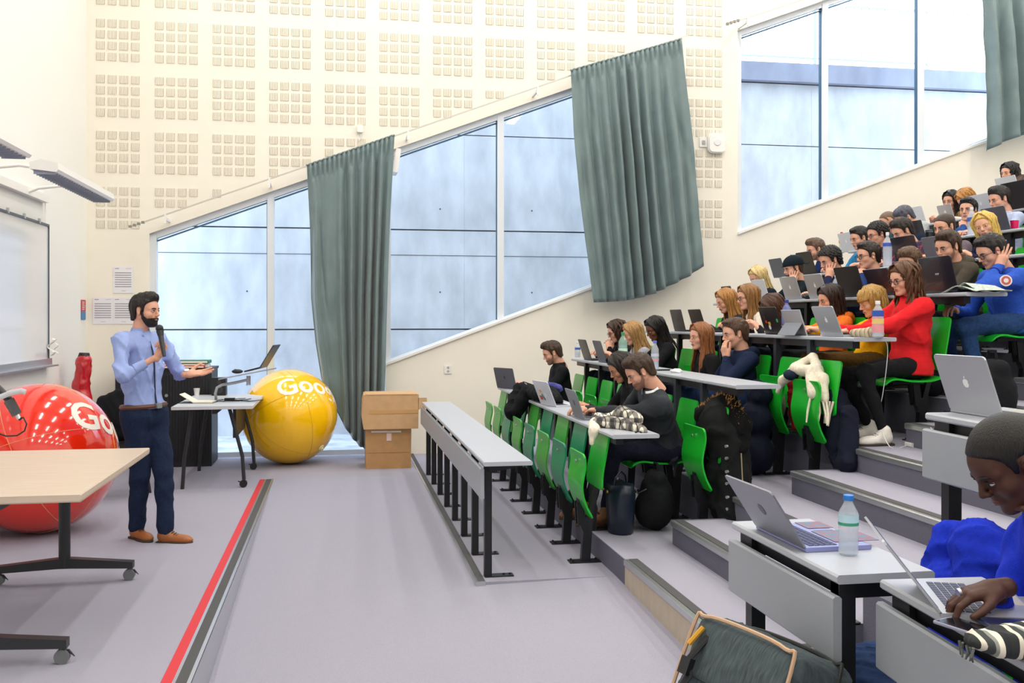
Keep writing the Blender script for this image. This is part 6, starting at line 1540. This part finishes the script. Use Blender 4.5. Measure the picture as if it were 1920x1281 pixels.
person('student in a navy jumper whose fist hangs over the desk at the right edge', (3.02, 2.95, .95), (2.98, 2.75, 1.72), bf=(-1, .2), pitch=15, hair='short', hairc='#3A281C', top='#1B2B4C', tr='#1D2333', near=True,
    hr=(2.34, 3.50, 1.315), pr='fist', fr=(-1, .25, -.25), nr=(0, -.25, -1), hl=(2.50, 2.9, 1.30), elbow=dict(l=(.2, -.2, -1), r=(.3, .6, -.2)))
# ---- the speaker on the stage
Dm = 7.12
hd = atD(273, 583, 7.08); hip = atD(270, 775, 7.10)
feet_yaw = [math.radians(-16), math.radians(-50)]
mh = atD(299, 655, 6.86)
bf = Vector((.80, -.60))
r_, I = person('man in a light blue shirt and navy trousers speaking into a microphone', hip, hd, bf=bf, yaw=14, pitch=2, hair='quiff', hairc='#1B1412', skin='light', beard='full', top='#93A6DC', topm=mat('light_blue_shirt', '#94A7DC', .8, noise=.05, nscale=30, bump=.25, bscale=260), tr='#1B2740', near=True, sit=False, crew=False, collar='#8FA2D8', sleeve=.50, shoe='#9A5B2C',
    hr=tuple(atD(296, 668, 6.88)), pr='grip', fr=(.35, .12, .75), nr=(-.55, -.75, .1), hl=tuple(atD(352, 702, 7.12)), pl='open', fl=(1, -.05, .12), nl=(.0, -.45, .85),
    feet=[tuple(atD(311, 1004, 7.10)), tuple(atD(256, 999, 7.22))], elbow=dict(l=(.1, -.1, -1), r=(-.5, -.1, -1)), wide=.98, loose=1.0, crease=1.35)
W_, E_2 = I['WR'], I['ER']
mc = atD(299, 616, 6.86); ml = atD(308, 668, 6.80)
t = thing('microphone', 'black handheld microphone in the hand of the speaker', 'microphone', mc)
dv = ml-mc
q = MB(); q.tube([dv*.28, dv*.55, dv*1.0], [.019, .017, .012], 14); q.build('handle', mat('mic_black', '#22252B', .35), t, True)
q = MB(); q.ball((0, 0, 0), (.027, .027, .027), 16); q.tube([dv*.1, dv*.28], [.026, .020], 14); q.build('grille', mat('mic_grille', '#2E2F33', .5, metal=.4), t, True)
# belt, placket, watch
H_, fw, lt, sp_ = I['hip'], I['fw'], I['lat'], I['spn']
q = MB(); rim = []
for k in range(37):
    an = 2*math.pi*k/36; rim.append(H_+sp_*.055+fw*(.127*math.cos(an))+lt*(.166*math.sin(an)))
q.tube(rim, .017, 6, 0, cap=False, flat=.35 if False else 1.0); q.build('belt', mat('brown_leather', '#5A3322', .5), r_, True)
q = MB(); p_ = H_+sp_*.055+fw*.150; q.box(-.008, .008, -.022, .022, -.018, .018, 0, Matrix.Translation(p_)@rot_to(fw, sp_).to_4x4()); q.build('buckle', M_alu, r_)
q = MB(); T_ = (I['NB']-H_).length
pts = [H_+sp_*(T_*a_)+fw*(b_) for a_, b_ in ((.12, .128), (.25, .119), (.45, .122), (.60, .125), (.78, .114), (.92, .084))]
q.tube([p+lt*.0 for p in pts], .0065, 6, flat=.8); q.build('placket', mat('navy_placket', '#232B45', .8), I['top'], True)
W_, E_2 = I['WL'], I['EL']; d_ = (W_-E_2).normalized(); q = MB(); q.tube([W_-d_*.03, W_-d_*.004], [.032, .031], 18); q.build('watch_strap', mat('brown_leather', '#5A3322', .5), r_, True)
q = MB(); c_ = W_-d_*.018+Vector((0, -.5, .85)).normalized()*.03; q.tube([c_, c_+Vector((0, -.5, .85)).normalized()*.008], .018, 16); q.build('watch_case', M_alu, r_, True)
# hood seams and drawstrings
